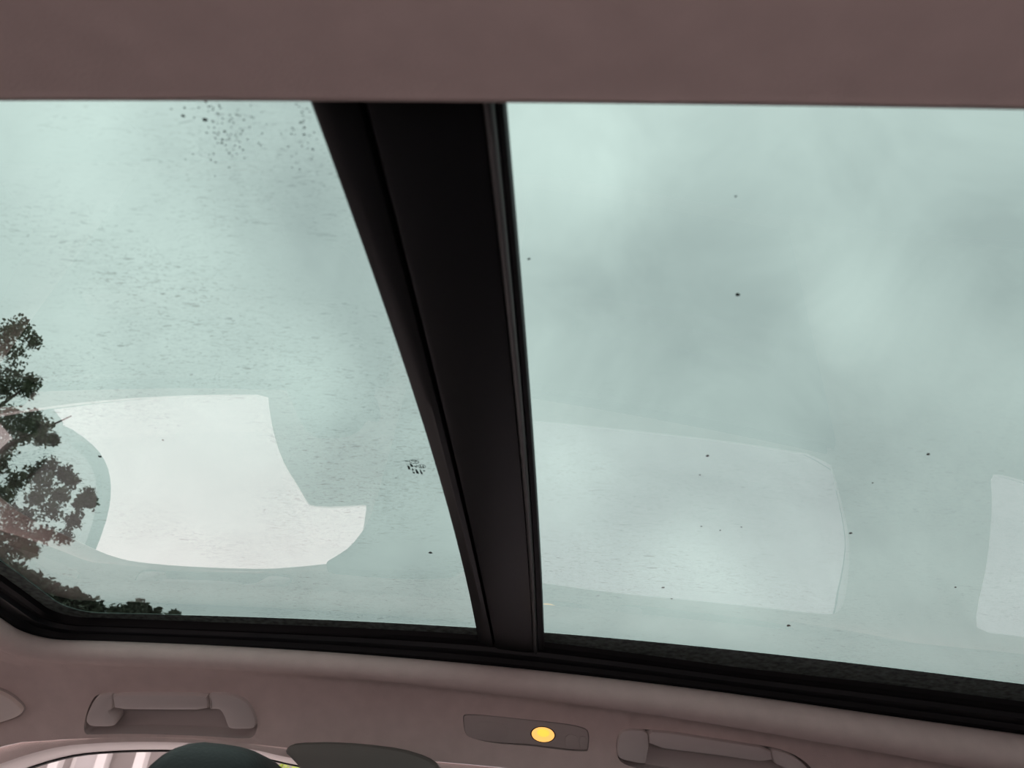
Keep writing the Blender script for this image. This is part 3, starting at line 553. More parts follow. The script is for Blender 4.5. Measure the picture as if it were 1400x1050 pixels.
for nme, H, mg, lb in (('window_3', HW[0], M_SIDE, 'clear front passenger side window'), ('window_4', HW[1], M_PRIV, 'privacy-tinted rear door window'), ('window_5', HW[2], M_PRIV, 'privacy-tinted rear quarter window')):
    flange('window_surround', H, wall, M_FRAME, .05)
    O = offset_poly(np.array(dens(H, .02)), -.055)
    Pg, Tg = sheet(O, [], np.array([(x, z) for x in np.arange(-1.4, 1.5, .08) for z in np.arange(-.3, .2, .08)]))
    Vi = np.column_stack([Pg[:, 0], wy(Pg[:, 0], Pg[:, 1])+.048, Pg[:, 1]]); Ti = orient(Vi, Tg, (0, -1, 0))
    Vo = Vi+np.array([0, .004, 0]); n = len(Vi)
    g = obj(nme, np.vstack([Vi, Vo]), list(Ti)+[t[::-1]+n for t in Ti], [mg, M_OUTS], kind='structure', fmats=[0]*len(Ti)+[1]*len(Ti)); tag(g, lb)
    rubber_ring(H, g, .056)
def card(name, x0, x1, z0, z1, m, parent, proud, kind=None, n=14):
    """door card: panel standing proud of the cabin side"""
    V = []; F = []
    prof = [(z1, .0), (z1, proud*.6), (z1-.008, proud), (z0+.01, proud), (z0, proud*.6), (z0, .0)]
    xs = np.linspace(x0, x1, n)
    for x in xs:
        for z, d in prof: V.append((x, float(wy(x, z))-d, z))
    k = len(prof)
    for i in range(n-1):
        for j in range(k-1): F.append((i*k+j, i*k+j+1, (i+1)*k+j+1, (i+1)*k+j))
    F.append(tuple(range(k))); F.append(tuple(reversed(range((n-1)*k, n*k))))
    o = obj(name, V, F, m, parent, kind=kind); fix_normals(o); autosmooth(o, 35); return o
for nme, x0, x1, zb, lb in (('door_1', -1.28, -.40, -.20, 'front passenger door card'), ('door_2', -.14, .60, -.225, 'rear passenger door card')):
    d = card(nme, x0, x1, -.92, zb, M_DOOR, None, .02, 'structure'); tag(d, lb)
    card('belt_seal', x0+.02, x1-.02, zb-.004, zb+.016, M_RUBBER, d, .012)
    card('armrest', x0+.15, x1-.12, zb-.24, zb-.17, M_CHAR, d, .085)

# ------------------------------------------------------------------ charcoal pillar cover between the side windows
top = [tuple(p) for p in PIL_TOP]
poly = top+[(.150, .02), (.13, .12), (.125, .55), (-.045, .55), (-.048, .12), (-.055, .04), (-.075, -.002), (-.098, -.022)]
pil = prism('pillar_cover', poly, PIL_FRAME, -.03, .014, .006, M_CHAR, None, rk=1)
tag(pil, 'charcoal fabric pillar cover with rounded top between the two side windows', 'pillar cover')

# ------------------------------------------------------------------ the rest of the cabin shell
def simple(name, V, F, m, label=None, kind='structure', parent=None, smooth=False):
    o = obj(name, V, F, m, parent, smooth=smooth, kind=kind)
    if label: tag(o, label)
    return o
YL = -.16
def lwall(x, z): return YL-.22*(.19-z)
LW = [round_poly(p, 1) for p in ([(-.86, .15), (-.40, .19), (-.36, -.26), (-1.38, -.24)], [(-.24, .19), (.56, .17), (.60, -.27), (-.24, -.26)], [(.72, .12), (1.3, .03), (1.35, -.24), (.86, -.26)])]
def ltop(x): return float(head(x, YL+.001)[0])+.002 if x > XH else np.interp(x, [-1.9, XH], [-.25, float(head(XH, YL+.001)[0])])
out = [(x, ltop(x)) for x in np.linspace(XW0, XW1, 100)]+[(XW1, -1.0), (XW0, -1.0)]
P, T = sheet(out, LW, np.array([(x, z) for x in np.arange(XW0, XW1, .1) for z in np.arange(-.95, .2, .1)]))
V = np.column_stack([P[:, 0], lwall(P[:, 0], P[:, 1]), P[:, 1]])
wl = obj('wall_left', V, orient(V, T, (0, 1, 0)), M_DOOR, kind='structure'); tag(wl, 'dark cabin side behind the viewer')
yr = lambda z: float(wy(XR, z))
zt = float(head(XR-.001, .6)[0])
simple('wall_back', [(XR, lwall(XR, -1), -1), (XR, yr(-1), -1), (XR, yr(-.25), -.25), (XR, lwall(XR, -.25), -.25),
    (XR, lwall(XR, zt), zt+.03), (XR, yr(.05), .10), (XR, .1, -.2), (XR, 1.25, -.2), (XR, 1.2, .06), (XR, .15, .06)],
    [(0, 1, 2, 3), (3, 2, 7, 6), (9, 8, 5, 4), (3, 6, 9, 4), (7, 2, 5, 8)], M_HEAD, 'tailgate inner side')
simple('window_6', [(XR+.004, .09, -.21), (XR+.004, 1.26, -.21), (XR+.004, 1.21, .07), (XR+.004, .14, .07)], [(3, 2, 1, 0)], M_PRIV, 'privacy-tinted tailgate window')
zh = float(head(XH+.001, .6)[0])
ZH = [float(head(XH+.001, y)[0]) for y in np.linspace(YL+.01, float(yW(XH))-.01, 12)]
ya = np.linspace(YL, float(yW(XH)), 12); yb = np.linspace(-.25, float(wy(-1.9, -.25)), 12)
simple('window_7', [(XH, a, z) for a, z in zip(ya, ZH)]+[(-1.9, b, -.25) for b in yb], [(i, i+1, 13+i, 12+i) for i in range(11)], M_SIDE, 'windscreen', smooth=True)
simple('wall_front', [(-1.9, -.3, -1.0), (-1.9, 1.62, -1.0), (-1.9, 1.62, -.25), (-1.9, -.3, -.25)], [(0, 1, 2, 3)], M_CARPET, 'footwell bulkhead')
simple('floor', [(XW0, -.5, -1.0), (XR, -.5, -1.0), (XR, 1.9, -1.0), (XW0, 1.9, -1.0)], [(0, 1, 2, 3)], M_CARPET, 'dark carpeted cabin floor')
dash = box('dashboard', (-1.86, -.2, -.62), (-1.35, 1.40, -.27), M_LEATHER, None, .06); tag(dash, 'dark dashboard under the windscreen', 'dashboard')

# ------------------------------------------------------------------ grab handles
def grab(fr, rec, hole, ml, gr, mr, label):
    t = thing('grab_handle', tuple(np.array(fr[0])), label, 'grab handle', 'folded grab handles above the side windows')
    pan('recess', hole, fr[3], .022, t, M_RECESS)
    prism('mount', ml, fr, -.018, .008, .005, M_TRIMP, t, rk=2)
    prism('mount', mr, fr, -.018, .008, .005, M_TRIMP, t, rk=2)
    c = np.array(gr).mean(0); gr = [tuple(np.array(p)) for p in gr]
    prism('grip', gr, fr, -.010, .010, .006, M_TRIMP, t, rk=1)
    return t
grab(H1_FRAME, H1_RECESS, HOLE1, H1_ML, H1_GR, H1_MR, 'beige grab handle above the clear front side window')
grab(H2_FRAME, H2_RECESS, HOLE2, H2_ML, H2_GR, H2_MR, 'beige grab handle beside the lit reading lamp, above rear door window')

# ------------------------------------------------------------------ reading lamp
lamp = thing('reading_lamp', LAMP_FRAME[0], 'flat beige roof lamp panel with one amber light lit', 'lamp')
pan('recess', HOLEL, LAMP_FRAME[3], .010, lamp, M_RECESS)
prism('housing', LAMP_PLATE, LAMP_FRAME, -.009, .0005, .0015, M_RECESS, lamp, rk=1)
prism('unlit_lens', LAMP_DIM, LAMP_FRAME, -.002, .0009, .0006, M_RECESS, lamp, rk=2)
tag(prism('lit_lens', LAMP_LENS, LAMP_FRAME, -.002, .0022, .0012, M_LENS, lamp, rk=0), 'glowing amber oval lens')
LP = np.array(LAMP_LENS); cc = LP.mean(0)
prism('lens_core', cc+(LP-cc)*.55+np.array([0, -.003]), LAMP_FRAME, .0, .0026, .0006, M_LENSCORE, lamp, rk=0)
prism('lens_bezel', cc+(LP-cc)*1.10, LAMP_FRAME, -.003, .0009, .0004, M_RUBBER, lamp, rk=0)
prism('switch_button', LAMP_B1, LAMP_FRAME, -.003, .0018, .0008, M_RECESS, lamp, rk=1)
prism('switch_button', LAMP_B2, LAMP_FRAME, -.003, .0018, .0008, M_RECESS, lamp, rk=1)

# ------------------------------------------------------------------ sun visor tip at the front
vis = thing('sun_visor', VIS_FRAME[0], 'light beige rounded sun visor tip ahead of the front grab handle', 'sun visor')
prism('visor_board', VIS_TIP, VIS_FRAME, .002, .014, .005, M_VISOR, vis, rk=2)
prism('visor_edge', offset_poly(round_poly(VIS_TIP, 1), -.0015), VIS_FRAME, .0, .006, .002, M_RECESS, vis, rk=1)

# ------------------------------------------------------------------ front passenger seat
def superell(name, c, r, e, m, parent, rot=None, nu=36, nv=18, taper=0, bend=0):
    V = []; F = []
    f = lambda v, p: math.copysign(abs(v)**p, v)
    for j in range(nv+1):
        b = -math.pi/2+math.pi*j/nv
        for i in range(nu):
            a = 2*math.pi*i/nu
            x = r[0]*f(math.cos(b), e)*f(math.cos(a), e); y = r[1]*f(math.cos(b), e)*f(math.sin(a), e); z = r[2]*f(math.sin(b), e)
            y *= 1+taper*z/r[2]; x += bend*(y/r[1])**2
            v = Vector((x, y, z))
            if rot is not None: v = rot@v
            V.append((c[0]+v.x, c[1]+v.y, c[2]+v.z))
    for j in range(nv):
        for i in range(nu): F.append((j*nu+i, j*nu+(i+1) % nu, (j+1)*nu+(i+1) % nu, (j+1)*nu+i))
    return obj(name, V, F, m, parent)
def ry(a): return Matrix.Rotation(a, 3, 'Y')
seat = thing('front_seat', (-.55, .93, -.95), 'dark leather front passenger seat with rounded headrest below the front window', 'car seat')
superell('headrest', (-.358, .925, .027), (.064, .136, .103), .62, M_LEATHER, seat, ry(.10), taper=-.10, bend=-.015)
prism('release_button', [(-.025, -.008), (.025, -.008), (.025, .008), (-.025, .008)], [(-.292, .99, .085), (.0, 1.0, 0), (.1, 0, -.995), (.995, 0, .1)], -.03, .004, .002, M_RUBBER, seat, rk=1)
for s in (-1, 1):
    V = []; F = []
    for j, z in enumerate((-.12, .0)):
        for i in range(10): V.append((-.385-.10*(z-.0)*-1+.007*math.cos(i*.628), .93+s*.06+.007*math.sin(i*.628), z))
    F = [(i, (i+1) % 10, 10+(i+1) % 10, 10+i) for i in range(10)]
    obj('headrest_post', V, F, M_BEAD, seat)
superell('backrest', (-.43, .93, -.38), (.085, .235, .31), .5, M_LEATHER, seat, ry(.22), taper=-.10, bend=-.03)
superell('cushion', (-.72, .93, -.66), (.27, .25, .09), .5, M_LEATHER, seat, ry(.08), bend=0)
box('seat_base', (-.92, .74, -.99), (-.52, 1.12, -.74), M_CARPET, seat, .02)
bench = thing('rear_seat', (1.0, .68, -.95), 'dark leather rear bench seat', 'car seat')
superell('cushion', (.85, .66, -.66), (.28, .66, .10), .35, M_LEATHER, bench)
superell('backrest', (1.18, .66, -.36), (.10, .66, .33), .35, M_LEATHER, bench, ry(.30))

# ------------------------------------------------------------------ wing mirror outside the front door
wm = thing('wing_mirror', (-1.21, 1.50, -.08), 'dark wing mirror outside the front passenger window', 'wing mirror')
rz = Matrix.Rotation(math.radians(-20), 3, 'Z')
V = []; F = []; nu = 40; prof = [(-.14, .02), (-.135, .35), (-.115, .68), (-.08, .88), (-.03, .98), (.03, 1.0), (.05, .985), (.055, .95), (.052, .92), (.03, .90)]
for xx, s in prof:
    for i in range(nu):
        a = 2*math.pi*i/nu; c_, s_ = math.cos(a), math.sin(a)
        yv = .135*s*math.copysign(abs(c_)**.75, c_); zv = .130*s*math.copysign(abs(s_)**.8, s_)
        v = rz@Vector((xx, yv, zv)); V.append((-1.21+v.x, 1.57+v.y, -.070+v.z))
for r in range(len(prof)-1):
    for i in range(nu): F.append((r*nu+i, r*nu+(i+1) % nu, (r+1)*nu+(i+1) % nu, (r+1)*nu+i))
F.append(tuple(range(nu)))
o = obj('housing', V, F, M_LEATHER, wm); fix_normals(o)
V = []
for i in range(nu):
    a = 2*math.pi*i/nu; c_, s_ = math.cos(a), math.sin(a)
    v = rz@Vector((.034, .135*.905*math.copysign(abs(c_)**.75, c_), .130*.905*math.copysign(abs(s_)**.8, s_))); V.append((-1.21+v.x, 1.57+v.y, -.070+v.z))
obj('mirror_glass', V, [tuple(range(nu))], M_CHROMEM, wm, smooth=False)
box('mirror_arm', (-1.27, 1.34, -.20), (-1.18, 1.50, -.15), M_BLACK, wm, .012)

# ------------------------------------------------------------------ outside: ground, house, trees
GZ = -1.35
V = [(x, y, GZ) for x in np.linspace(-60, 60, 13) for y in np.linspace(-60, 60, 13)]
F = [(i*13+j, (i+1)*13+j, (i+1)*13+j+1, i*13+j+1) for i in range(12) for j in range(12)]
simple('ground', V, F, M_GROUND, 'pale concrete forecourt')
house = thing('house', (-4.5, 9.3, GZ), 'pale house front with white posts seen through the front side window', 'house')
box('wall', (-9.5, 9.2, GZ), (-2.2, 12.5, 1.75), M_HOUSE, house)
box('roof', (-9.9, 8.5, 1.75), (-1.9, 12.9, 1.95), M_ROOFT, house, .03)
for x in (-8.6, -7.0, -5.42, -4.90, -4.47, -3.3):
    box('post', (x-.055, 8.86, GZ), (x+.055, 8.98, 1.75), M_HOUSEW, house, .01)
box('rail', (-9.4, 8.88, .78), (-2.4, 8.95, .90), M_HOUSEW, house, .01)
for x0, x1 in ((-8.4, -7.2), (-5.36, -4.96), (-4.2, -3.5)):
    f = box('window_frame', (x0, 9.10, .2), (x1, 9.22, 1.62), M_HOUSEW, house, .01)
    box('pane', (x0+.06, 9.085, .27), (x1-.06, 9.11, 1.55), M_PANEL, f)
def leaves(name, clumps, size, per, m, parent, seed, label=None):
    rnd = random.Random(seed); V = []; F = []
    for (cx, cy, cz, r) in clumps:
        for _ in range(per):
            while True:
                a, b, c = rnd.gauss(0, .5), rnd.gauss(0, .5), rnd.gauss(0, .5)
                if a*a+b*b+c*c < 1.7: break
            p = Vector((cx+a*r, cy+b*r, cz+c*r))
            q = Matrix.Rotation(rnd.uniform(0, 6.28), 3, 'Z')@Matrix.Rotation(rnd.uniform(-1.2, 1.2), 3, 'X')@Matrix.Rotation(rnd.uniform(-.8, .8), 3, 'Y')
            s = size*rnd.uniform(.6, 1.2); k = len(V)
            for (u, v, h) in ((0, -.5, 0), (.30, -.12, .06), (.24, .25, .05), (0, .5, -.04), (-.24, .25, .05), (-.30, -.12, .06)):
                V.append(tuple(p+q@Vector((u*s, v*s, h*s))))
            F += [(k, k+1, k+2, k+3), (k, k+3, k+4, k+5)]
    o = obj(name, V, F, m, parent, smooth=False, kind='stuff')
    if label: tag(o, label)
    return o
def limb(name, pts, m, parent, n=8):
    V = []; F = []
    for i, (x, y, z, r) in enumerate(pts):
        a = Vector(pts[min(i+1, len(pts)-1)][:3])-Vector(pts[max(i-1, 0)][:3]); q = a.to_track_quat('Z', 'Y')
        for j in range(n): V.append(tuple(Vector((x, y, z))+q@Vector((r*math.cos(6.2832*j/n), r*math.sin(6.2832*j/n), 0))))
    for i in range(len(pts)-1):
        for j in range(n): F.append((i*n+j, i*n+(j+1) % n, (i+1)*n+(j+1) % n, (i+1)*n+j))
    return obj(name, V, F, m, parent)
TREE_CLUMPS =  [(-7.06, 7.27, 5.81, 0.124), (-6.44, 6.7, 5.43, 0.106), (-6.68, 7.24, 5.64, 0.085), (-6.71, 7.09, 5.33, 0.128), (-6.25, 6.69, 4.72, 0.126), (-6.6, 7.3, 5.02, 0.109), (-5.89, 6.64, 4.6, 0.075), (-6.29, 7.11, 4.79, 0.079), (-6.45, 6.93, 4.68, 0.103), (-6.07, 6.75, 4.22, 0.115), (-6.16, 7.07, 4.33, 0.11), (-5.95, 6.97, 4.32, 0.084), (-5.57, 6.7, 4.05, 0.08), (-6.55, 7.47, 4.41, 0.124), (-5.6, 6.57, 3.88, 0.094), (-5.34, 6.5, 3.78, 0.069), (-5.62, 6.99, 4.05, 0.058), (-6.43, 7.34, 4.12, 0.121), (-5.64, 7.16, 3.8, 0.091), (-5.5, 7.25, 3.77, 0.083), (-5.19, 6.99, 3.54, 0.063), (-5.79, 7.17, 3.71, 0.099), (-5.37, 6.83, 3.43, 0.093), (-4.8, 6.77, 3.26, 0.068), (-4.9, 7.0, 3.29, 0.062), (-4.91, 6.53, 3.14, 0.081), (-4.69, 6.58, 2.9, 0.065), (-5.46, 7.25, 3.3, 0.096), (-5.24, 6.67, 3.18, 0.09), (-5.2, 7.25, 3.0, 0.071), (-5.46, 7.28, 3.03, 0.087), (-5.36, 6.9, 2.84, 0.09), (-5.77, 7.17, 3.02, 0.102), (-5.67, 7.29, 2.86, 0.086), (-5.88, 7.36, 2.87, 0.103), (-5.03, 6.63, 2.58, 0.057), (-5.59, 6.66, 3.19, 0.097), (-5.62, 6.88, 3.1, 0.091), (-5.78, 6.96, 3.5, 0.095), (-5.35, 6.79, 3.0, 0.09), (-4.66, 6.51, 3.04, 0.043), (-6.92, 7.06, 5.48, 0.129), (-6.73, 7.47, 4.45, 0.125), (-5.98, 6.87, 3.63, 0.111), (-5.63, 7.04, 2.63, 0.097), (-5.62, 6.88, 2.28, 0.09), (-8.61, 6.94, 2.62, 0.146), (-8.24, 7.37, 4.85, 0.165), (-7.26, 6.81, 3.43, 0.107), (-8.69, 7.15, 4.34, 0.167), (-5.58, 6.98, 2.31, 0.127), (-8.82, 7.04, 4.81, 0.11), (-10.38, 7.41, 4.2, 0.136), (-7.15, 6.58, 2.32, 0.121), (-8.8, 7.32, 5.15, 0.114), (-9.34, 6.8, 5.24, 0.153), (-6.11, 7.15, 3.27, 0.11), (-6.39, 7.3, 2.91, 0.153), (-6.28, 7.15, 2.97, 0.155), (-7.41, 6.89, 2.16, 0.156), (-9.03, 7.34, 3.05, 0.156), (-7.61, 6.59, 3.5, 0.131), (-6.64, 7.13, 3.91, 0.169), (-7.59, 6.89, 2.46, 0.155), (-8.04, 7.03, 3.59, 0.173), (-7.61, 7.35, 4.08, 0.123), (-8.53, 7.3, 3.23, 0.112), (-7.16, 7.13, 4.87, 0.188), (-7.5, 6.81, 2.2, 0.136), (-7.66, 6.73, 3.62, 0.146), (-8.07, 6.96, 4.56, 0.122), (-6.85, 6.73, 2.26, 0.129), (-8.47, 6.78, 2.6, 0.143), (-7.66, 7.46, 5.45, 0.185), (-8.69, 6.61, 3.08, 0.111), (-8.51, 7.32, 2.63, 0.103), (-7.1, 6.88, 2.55, 0.107), (-8.02, 6.86, 2.45, 0.12), (-8.1, 6.82, 5.74, 0.144), (-8.23, 6.58, 3.0, 0.096), (-7.33, 6.96, 5.88, 0.18), (-9.95, 6.67, 4.61, 0.172), (-10.05, 6.94, 5.13, 0.171), (-9.36, 6.79, 5.67, 0.202), (-11.23, 7.39, 6.22, 0.156), (-7.56, 7.42, 3.14, 0.108), (-9.8, 6.94, 5.86, 0.156), (-6.77, 7.14, 3.03, 0.165), (-6.87, 7.43, 2.73, 0.151), (-8.56, 6.83, 4.85, 0.162), (-9.19, 6.6, 5.24, 0.145), (-7.18, 6.74, 5.21, 0.157), (-7.99, 6.69, 3.61, 0.106), (-7.03, 7.18, 4.94, 0.162), (-9.41, 6.87, 5.86, 0.165), (-10.39, 6.86, 5.67, 0.115), (-10.83, 7.3, 5.82, 0.18), (-6.77, 6.73, 2.11, 0.15), (-7.07, 7.31, 5.15, 0.151), (-8.85, 7.13, 3.55, 0.151), (-6.48, 6.9, 3.04, 0.111), (-8.61, 7.32, 3.9, 0.104), (-9.71, 6.84, 4.09, 0.11), (-8.2, 7.38, 5.16, 0.121), (-10.49, 7.43, 5.25, 0.135), (-8.02, 7.0, 3.97, 0.126), (-8.38, 7.19, 5.16, 0.194), (-6.4, 7.45, 3.21, 0.134), (-8.07, 7.24, 3.65, 0.105), (-8.54, 7.25, 3.87, 0.118), (-9.19, 7.37, 2.89, 0.127), (-7.56, 7.44, 2.53, 0.142), (-8.0, 7.25, 2.27, 0.119), (-9.89, 7.48, 3.36, 0.11), (-7.72, 6.79, 2.55, 0.138), (-10.06, 7.12, 4.09, 0.139), (-8.99, 7.17, 5.17, 0.165), (-9.96, 6.87, 4.63, 0.137), (-7.23, 6.9, 5.57, 0.178), (-8.52, 6.67, 3.39, 0.124), (-8.11, 7.46, 3.11, 0.131), (-10.25, 6.85, 5.35, 0.117), (-6.51, 6.98, 3.31, 0.17), (-8.91, 7.39, 6.26, 0.186), (-6.33, 6.69, 2.9, 0.125), (-9.19, 7.46, 4.26, 0.179), (-8.31, 6.63, 3.53, 0.131), (-5.53, 6.53, 2.58, 0.15), (-7.08, 6.85, 4.56, 0.122), (-8.45, 6.86, 4.72, 0.141), (-7.01, 7.42, 2.54, 0.14), (-8.18, 7.38, 5.87, 0.152), (-7.2, 7.26, 5.52, 0.152), (-10.72, 6.94, 5.59, 0.196), (-6.09, 7.04, 3.32, 0.105), (-9.09, 6.74, 4.76, 0.162), (-7.86, 7.33, 4.27, 0.151), (-9.15, 6.89, 3.61, 0.174), (-7.75, 6.78, 5.4, 0.154), (-7.93, 7.14, 4.92, 0.188), (-7.33, 6.65, 2.94, 0.119), (-5.67, 6.82, 2.77, 0.131), (-10.01, 7.43, 4.31, 0.11), (-6.54, 6.6, 2.36, 0.097), (-7.61, 6.64, 3.7, 0.126), (-6.22, 6.7, 2.25, 0.134), (-6.94, 6.75, 2.18, 0.108), (-6.77, 6.92, 3.22, 0.153), (-7.07, 6.75, 4.79, 0.156), (-7.81, 6.84, 3.14, 0.168), (-8.39, 6.75, 5.78, 0.153), (-6.33, 6.74, 2.42, 0.132), (-8.08, 7.11, 6.05, 0.206), (-6.84, 6.84, 3.36, 0.164), (-7.34, 6.87, 5.44, 0.182)]
HEDGE_CLUMPS =  [(-8.9, 13.26, 4.16, 0.163), (-8.63, 13.24, 4.04, 0.161), (-9.92, 12.85, 4.49, 0.162), (-9.54, 13.0, 4.39, 0.162), (-9.95, 13.78, 4.63, 0.172), (-9.62, 13.49, 4.47, 0.168), (-8.38, 12.85, 3.94, 0.157), (-9.51, 13.66, 4.41, 0.169), (-8.57, 13.11, 4.04, 0.16), (-9.15, 12.85, 4.23, 0.159), (-8.36, 13.23, 3.91, 0.16), (-9.09, 13.45, 4.3, 0.166), (-10.1, 13.63, 4.69, 0.171), (-10.36, 13.27, 4.72, 0.168), (-10.21, 13.27, 4.69, 0.167), (-8.1, 12.84, 3.88, 0.156), (-7.93, 12.26, 3.73, 0.149), (-9.11, 12.93, 4.2, 0.16), (-9.77, 12.38, 4.38, 0.156), (-8.98, 13.71, 4.21, 0.167), (-8.33, 12.78, 3.9, 0.156), (-10.26, 13.17, 4.66, 0.166), (-10.24, 13.37, 4.66, 0.168), (-9.09, 12.49, 4.17, 0.155), (-8.66, 13.53, 4.11, 0.165), (-8.21, 12.72, 3.88, 0.155), (-8.08, 12.33, 3.83, 0.151), (-9.65, 13.16, 4.43, 0.164), (-9.28, 12.84, 4.25, 0.16), (-8.98, 13.67, 4.23, 0.167), (-9.58, 12.91, 4.38, 0.161), (-9.3, 12.35, 4.25, 0.155), (-8.43, 12.23, 3.89, 0.151), (-9.37, 12.25, 4.25, 0.154), (-8.88, 12.99, 4.13, 0.16), (-9.04, 13.34, 4.25, 0.164), (-8.1, 12.28, 3.8, 0.15), (-8.91, 12.73, 4.12, 0.157), (-10.06, 12.97, 4.58, 0.163), (-10.32, 13.64, 4.71, 0.171), (-8.85, 13.75, 3.97, 0.194), (-10.06, 13.6, 4.16, 0.195), (-8.57, 13.22, 3.6, 0.185), (-9.46, 13.12, 3.38, 0.182), (-8.7, 12.56, 3.66, 0.178), (-9.31, 13.18, 3.56, 0.184), (-8.76, 12.47, 3.42, 0.175), (-9.51, 12.69, 3.44, 0.178), (-9.77, 13.53, 3.48, 0.188), (-9.8, 13.11, 3.89, 0.187), (-9.33, 13.36, 3.92, 0.189), (-8.87, 12.94, 3.32, 0.18), (-9.31, 12.65, 3.37, 0.177), (-8.65, 13.01, 3.46, 0.181), (-9.31, 13.12, 3.79, 0.186), (-9.11, 12.59, 3.61, 0.178), (-10.11, 13.55, 4.16, 0.194), (-9.82, 13.77, 4.23, 0.197), (-8.78, 12.49, 3.5, 0.176), (-9.29, 12.59, 3.88, 0.18), (-9.12, 13.5, 3.53, 0.188), (-9.85, 13.35, 3.7, 0.188), (-8.38, 12.56, 3.26, 0.174), (-8.92, 13.14, 3.93, 0.187), (-9.23, 12.58, 3.29, 0.175), (-10.11, 13.58, 4.34, 0.196), (-8.6, 13.14, 4.04, 0.187), (-9.54, 13.02, 3.88, 0.185), (-9.09, 12.46, 3.36, 0.175), (-9.32, 12.85, 3.72, 0.182), (-9.11, 12.96, 3.4, 0.181), (-9.82, 12.78, 3.57, 0.18), (-9.55, 12.49, 3.86, 0.179), (-8.62, 12.52, 3.69, 0.177), (-10.14, 13.32, 3.71, 0.188), (-8.71, 13.68, 3.78, 0.191), (-9.39, 13.55, 3.59, 0.189), (-8.56, 13.18, 4.1, 0.188), (-9.65, 13.47, 3.41, 0.187), (-8.03, 12.41, 3.81, 0.177), (-10.84, 12.54, 3.36, 0.189), (-12.29, 13.33, 3.97, 0.205), (-12.17, 12.2, 4.76, 0.198), (-14.28, 12.33, 5.53, 0.208), (-12.68, 13.45, 5.28, 0.218), (-11.75, 12.52, 4.4, 0.199), (-11.93, 12.5, 3.16, 0.188), (-13.19, 12.83, 4.51, 0.205), (-14.43, 13.54, 5.54, 0.223), (-13.29, 12.22, 4.17, 0.194), (-11.95, 13.6, 5.21, 0.219), (-9.97, 12.69, 3.69, 0.193), (-14.82, 13.11, 3.98, 0.205), (-13.2, 12.96, 4.43, 0.205), (-14.12, 12.39, 4.28, 0.198), (-12.94, 13.73, 3.93, 0.21), (-11.56, 12.48, 3.72, 0.192), (-12.2, 13.49, 5.0, 0.216), (-15.96, 13.61, 4.79, 0.219), (-15.26, 12.93, 5.55, 0.216), (-14.41, 13.74, 4.68, 0.218), (-11.28, 12.3, 3.78, 0.19), (-10.22, 12.44, 4.56, 0.198), (-12.95, 12.97, 5.39, 0.214), (-11.26, 12.32, 4.19, 0.194), (-15.54, 13.49, 5.26, 0.221), (-11.93, 13.04, 4.36, 0.205), (-10.85, 13.48, 4.48, 0.21), (-12.6, 12.66, 3.31, 0.192), (-11.92, 12.24, 4.97, 0.2), (-11.88, 13.62, 4.68, 0.215), (-9.87, 12.53, 3.7, 0.191), (-10.62, 12.87, 3.4, 0.193), (-11.51, 12.4, 3.14, 0.186), (-15.68, 13.14, 5.03, 0.215), (-11.33, 12.94, 5.09, 0.209), (-10.84, 12.52, 3.11, 0.187), (-10.56, 12.26, 3.31, 0.185), (-14.58, 12.74, 4.32, 0.203), (-12.64, 13.45, 4.63, 0.213), (-12.2, 12.45, 3.57, 0.191), (-14.85, 12.57, 5.69, 0.213), (-11.84, 13.19, 3.35, 0.198), (-10.99, 13.22, 3.9, 0.202), (-13.68, 13.49, 3.57, 0.205), (-15.9, 13.23, 5.35, 0.219), (-11.27, 13.56, 3.58, 0.204), (-12.12, 12.45, 3.29, 0.189), (-15.36, 13.68, 4.47, 0.216), (-14.6, 12.25, 4.99, 0.203), (-14.57, 12.39, 5.72, 0.211), (-12.6, 12.37, 4.27, 0.196), (-14.12, 13.44, 4.25, 0.211), (-15.05, 13.01, 4.47, 0.208), (-13.37, 13.67, 4.87, 0.218), (-11.45, 13.76, 5.04, 0.219), (-13.93, 13.72, 4.83, 0.219), (-12.89, 13.18, 3.32, 0.198), (-12.09, 12.76, 4.24, 0.201), (-13.89, 13.73, 4.88, 0.219), (-10.39, 13.37, 3.67, 0.202), (-11.87, 12.51, 4.89, 0.203), (-12.78, 13.09, 5.28, 0.214), (-13.53, 12.23, 5.6, 0.207), (-10.47, 12.23, 3.08, 0.183), (-12.1, 13.22, 4.22, 0.206), (-14.54, 13.35, 4.82, 0.215), (-13.62, 13.58, 4.85, 0.217), (-14.91, 13.41, 5.51, 0.221), (-10.45, 12.42, 3.18, 0.186), (-11.21, 13.38, 4.05, 0.206), (-16.5, 13.77, 5.39, 0.226), (-10.72, 13.28, 3.36, 0.198), (-12.35, 12.97, 4.2, 0.203), (-11.7, 12.67, 4.7, 0.203), (-11.1, 12.3, 4.29, 0.195), (-11.07, 13.2, 4.28, 0.205), (-12.45, 13.74, 4.4, 0.214), (-12.0, 12.38, 4.27, 0.196), (-10.52, 13.51, 3.79, 0.205), (-13.81, 13.64, 4.68, 0.216), (-10.21, 12.76, 3.61, 0.194), (-11.88, 13.55, 3.46, 0.203), (-13.95, 12.45, 4.07, 0.197), (-11.81, 12.68, 4.31, 0.2), (-10.0, 13.11, 3.33, 0.195), (-13.77, 13.61, 4.38, 0.213), (-11.15, 13.06, 3.83, 0.2), (-12.36, 12.34, 3.53, 0.19), (-14.92, 13.69, 5.86, 0.228), (-7.5, 13.11, 4.07, 0.12), (-7.56, 13.45, 4.14, 0.109), (-7.25, 12.57, 3.83, 0.114), (-6.94, 12.74, 3.83, 0.116), (-7.37, 12.34, 3.73, 0.112), (-6.47, 12.5, 3.72, 0.1)]
tree = thing('leafy_tree', (-7.6, 7.3, GZ), 'leafy green tree reaching in over the front roof glass', 'tree')
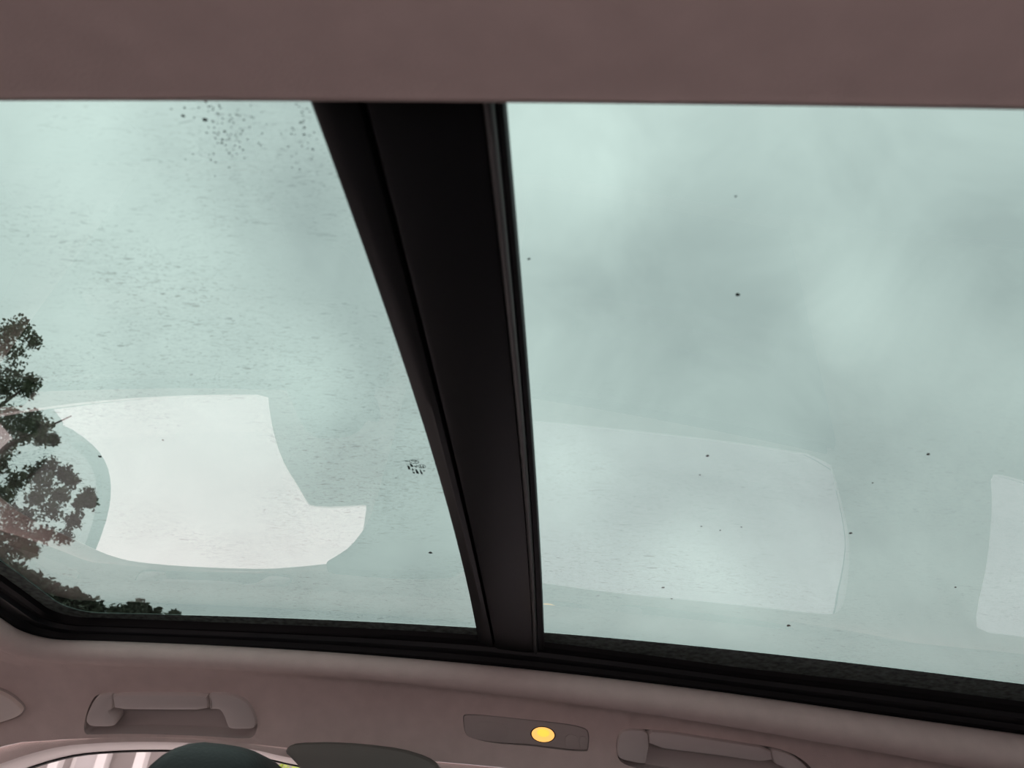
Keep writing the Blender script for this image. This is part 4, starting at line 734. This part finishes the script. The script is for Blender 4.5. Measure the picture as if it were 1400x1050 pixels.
limb('trunk', [(-7.6, 7.3, GZ, .20), (-7.5, 7.25, .8, .16), (-7.35, 7.2, 2.4, .13), (-7.3, 7.1, 4.2, .08)], M_BARK, tree)
for (e, s) in (((-4.95, 7.0, 4.25), 2.2), ((-4.75, 7.0, 3.2), 1.7), ((-5.0, 7.1, 5.0), 2.9), ((-6.0, 7.2, 5.6), 3.2), ((-5.0, 6.9, 2.9), 1.2)):
    a = Vector((-7.42, 7.2, s)); b = Vector(e); m_ = (a+b)/2+Vector((0, 0, .12))
    b = a+(b-a)*.74
    limb('branch', [(*a, .05), (*m_, .028), (*b, .006)], M_BARK, tree, 6)
leaves('foliage', [(x, y, z, r*1.2) for x, y, z, r in TREE_CLUMPS], .048, 230, M_LEAF, tree, 3)
hedge = thing('dense_tree', (-11.5, 13.0, GZ), 'dense dark sloping tree crown low behind the front roof corner', 'tree')
limb('trunk', [(-11.5, 13.0, GZ, .3), (-11.4, 13.0, 1.5, .25), (-11.2, 13.0, 3.6, .12)], M_BARK, hedge)
leaves('foliage', [(x, y, z, r*1.3) for x, y, z, r in HEDGE_CLUMPS], .13, 190, M_HEDGE, hedge, 5)
shrub = thing('shrub', (-1.95, 6.1, GZ), 'yellow-green shrub beyond the rear edge of the front side window', 'shrub')
limb('stem', [(-1.95, 6.1, GZ, .03), (-1.95, 6.1, .2, .02)], M_BARK, shrub)
rs = random.Random(9)
leaves('foliage', [(-1.92+rs.gauss(0, .13), 6.1+rs.gauss(0, .16), rs.uniform(-1.0, .80), .12) for _ in range(40)], .07, 40, M_SHRUB, shrub, 6)
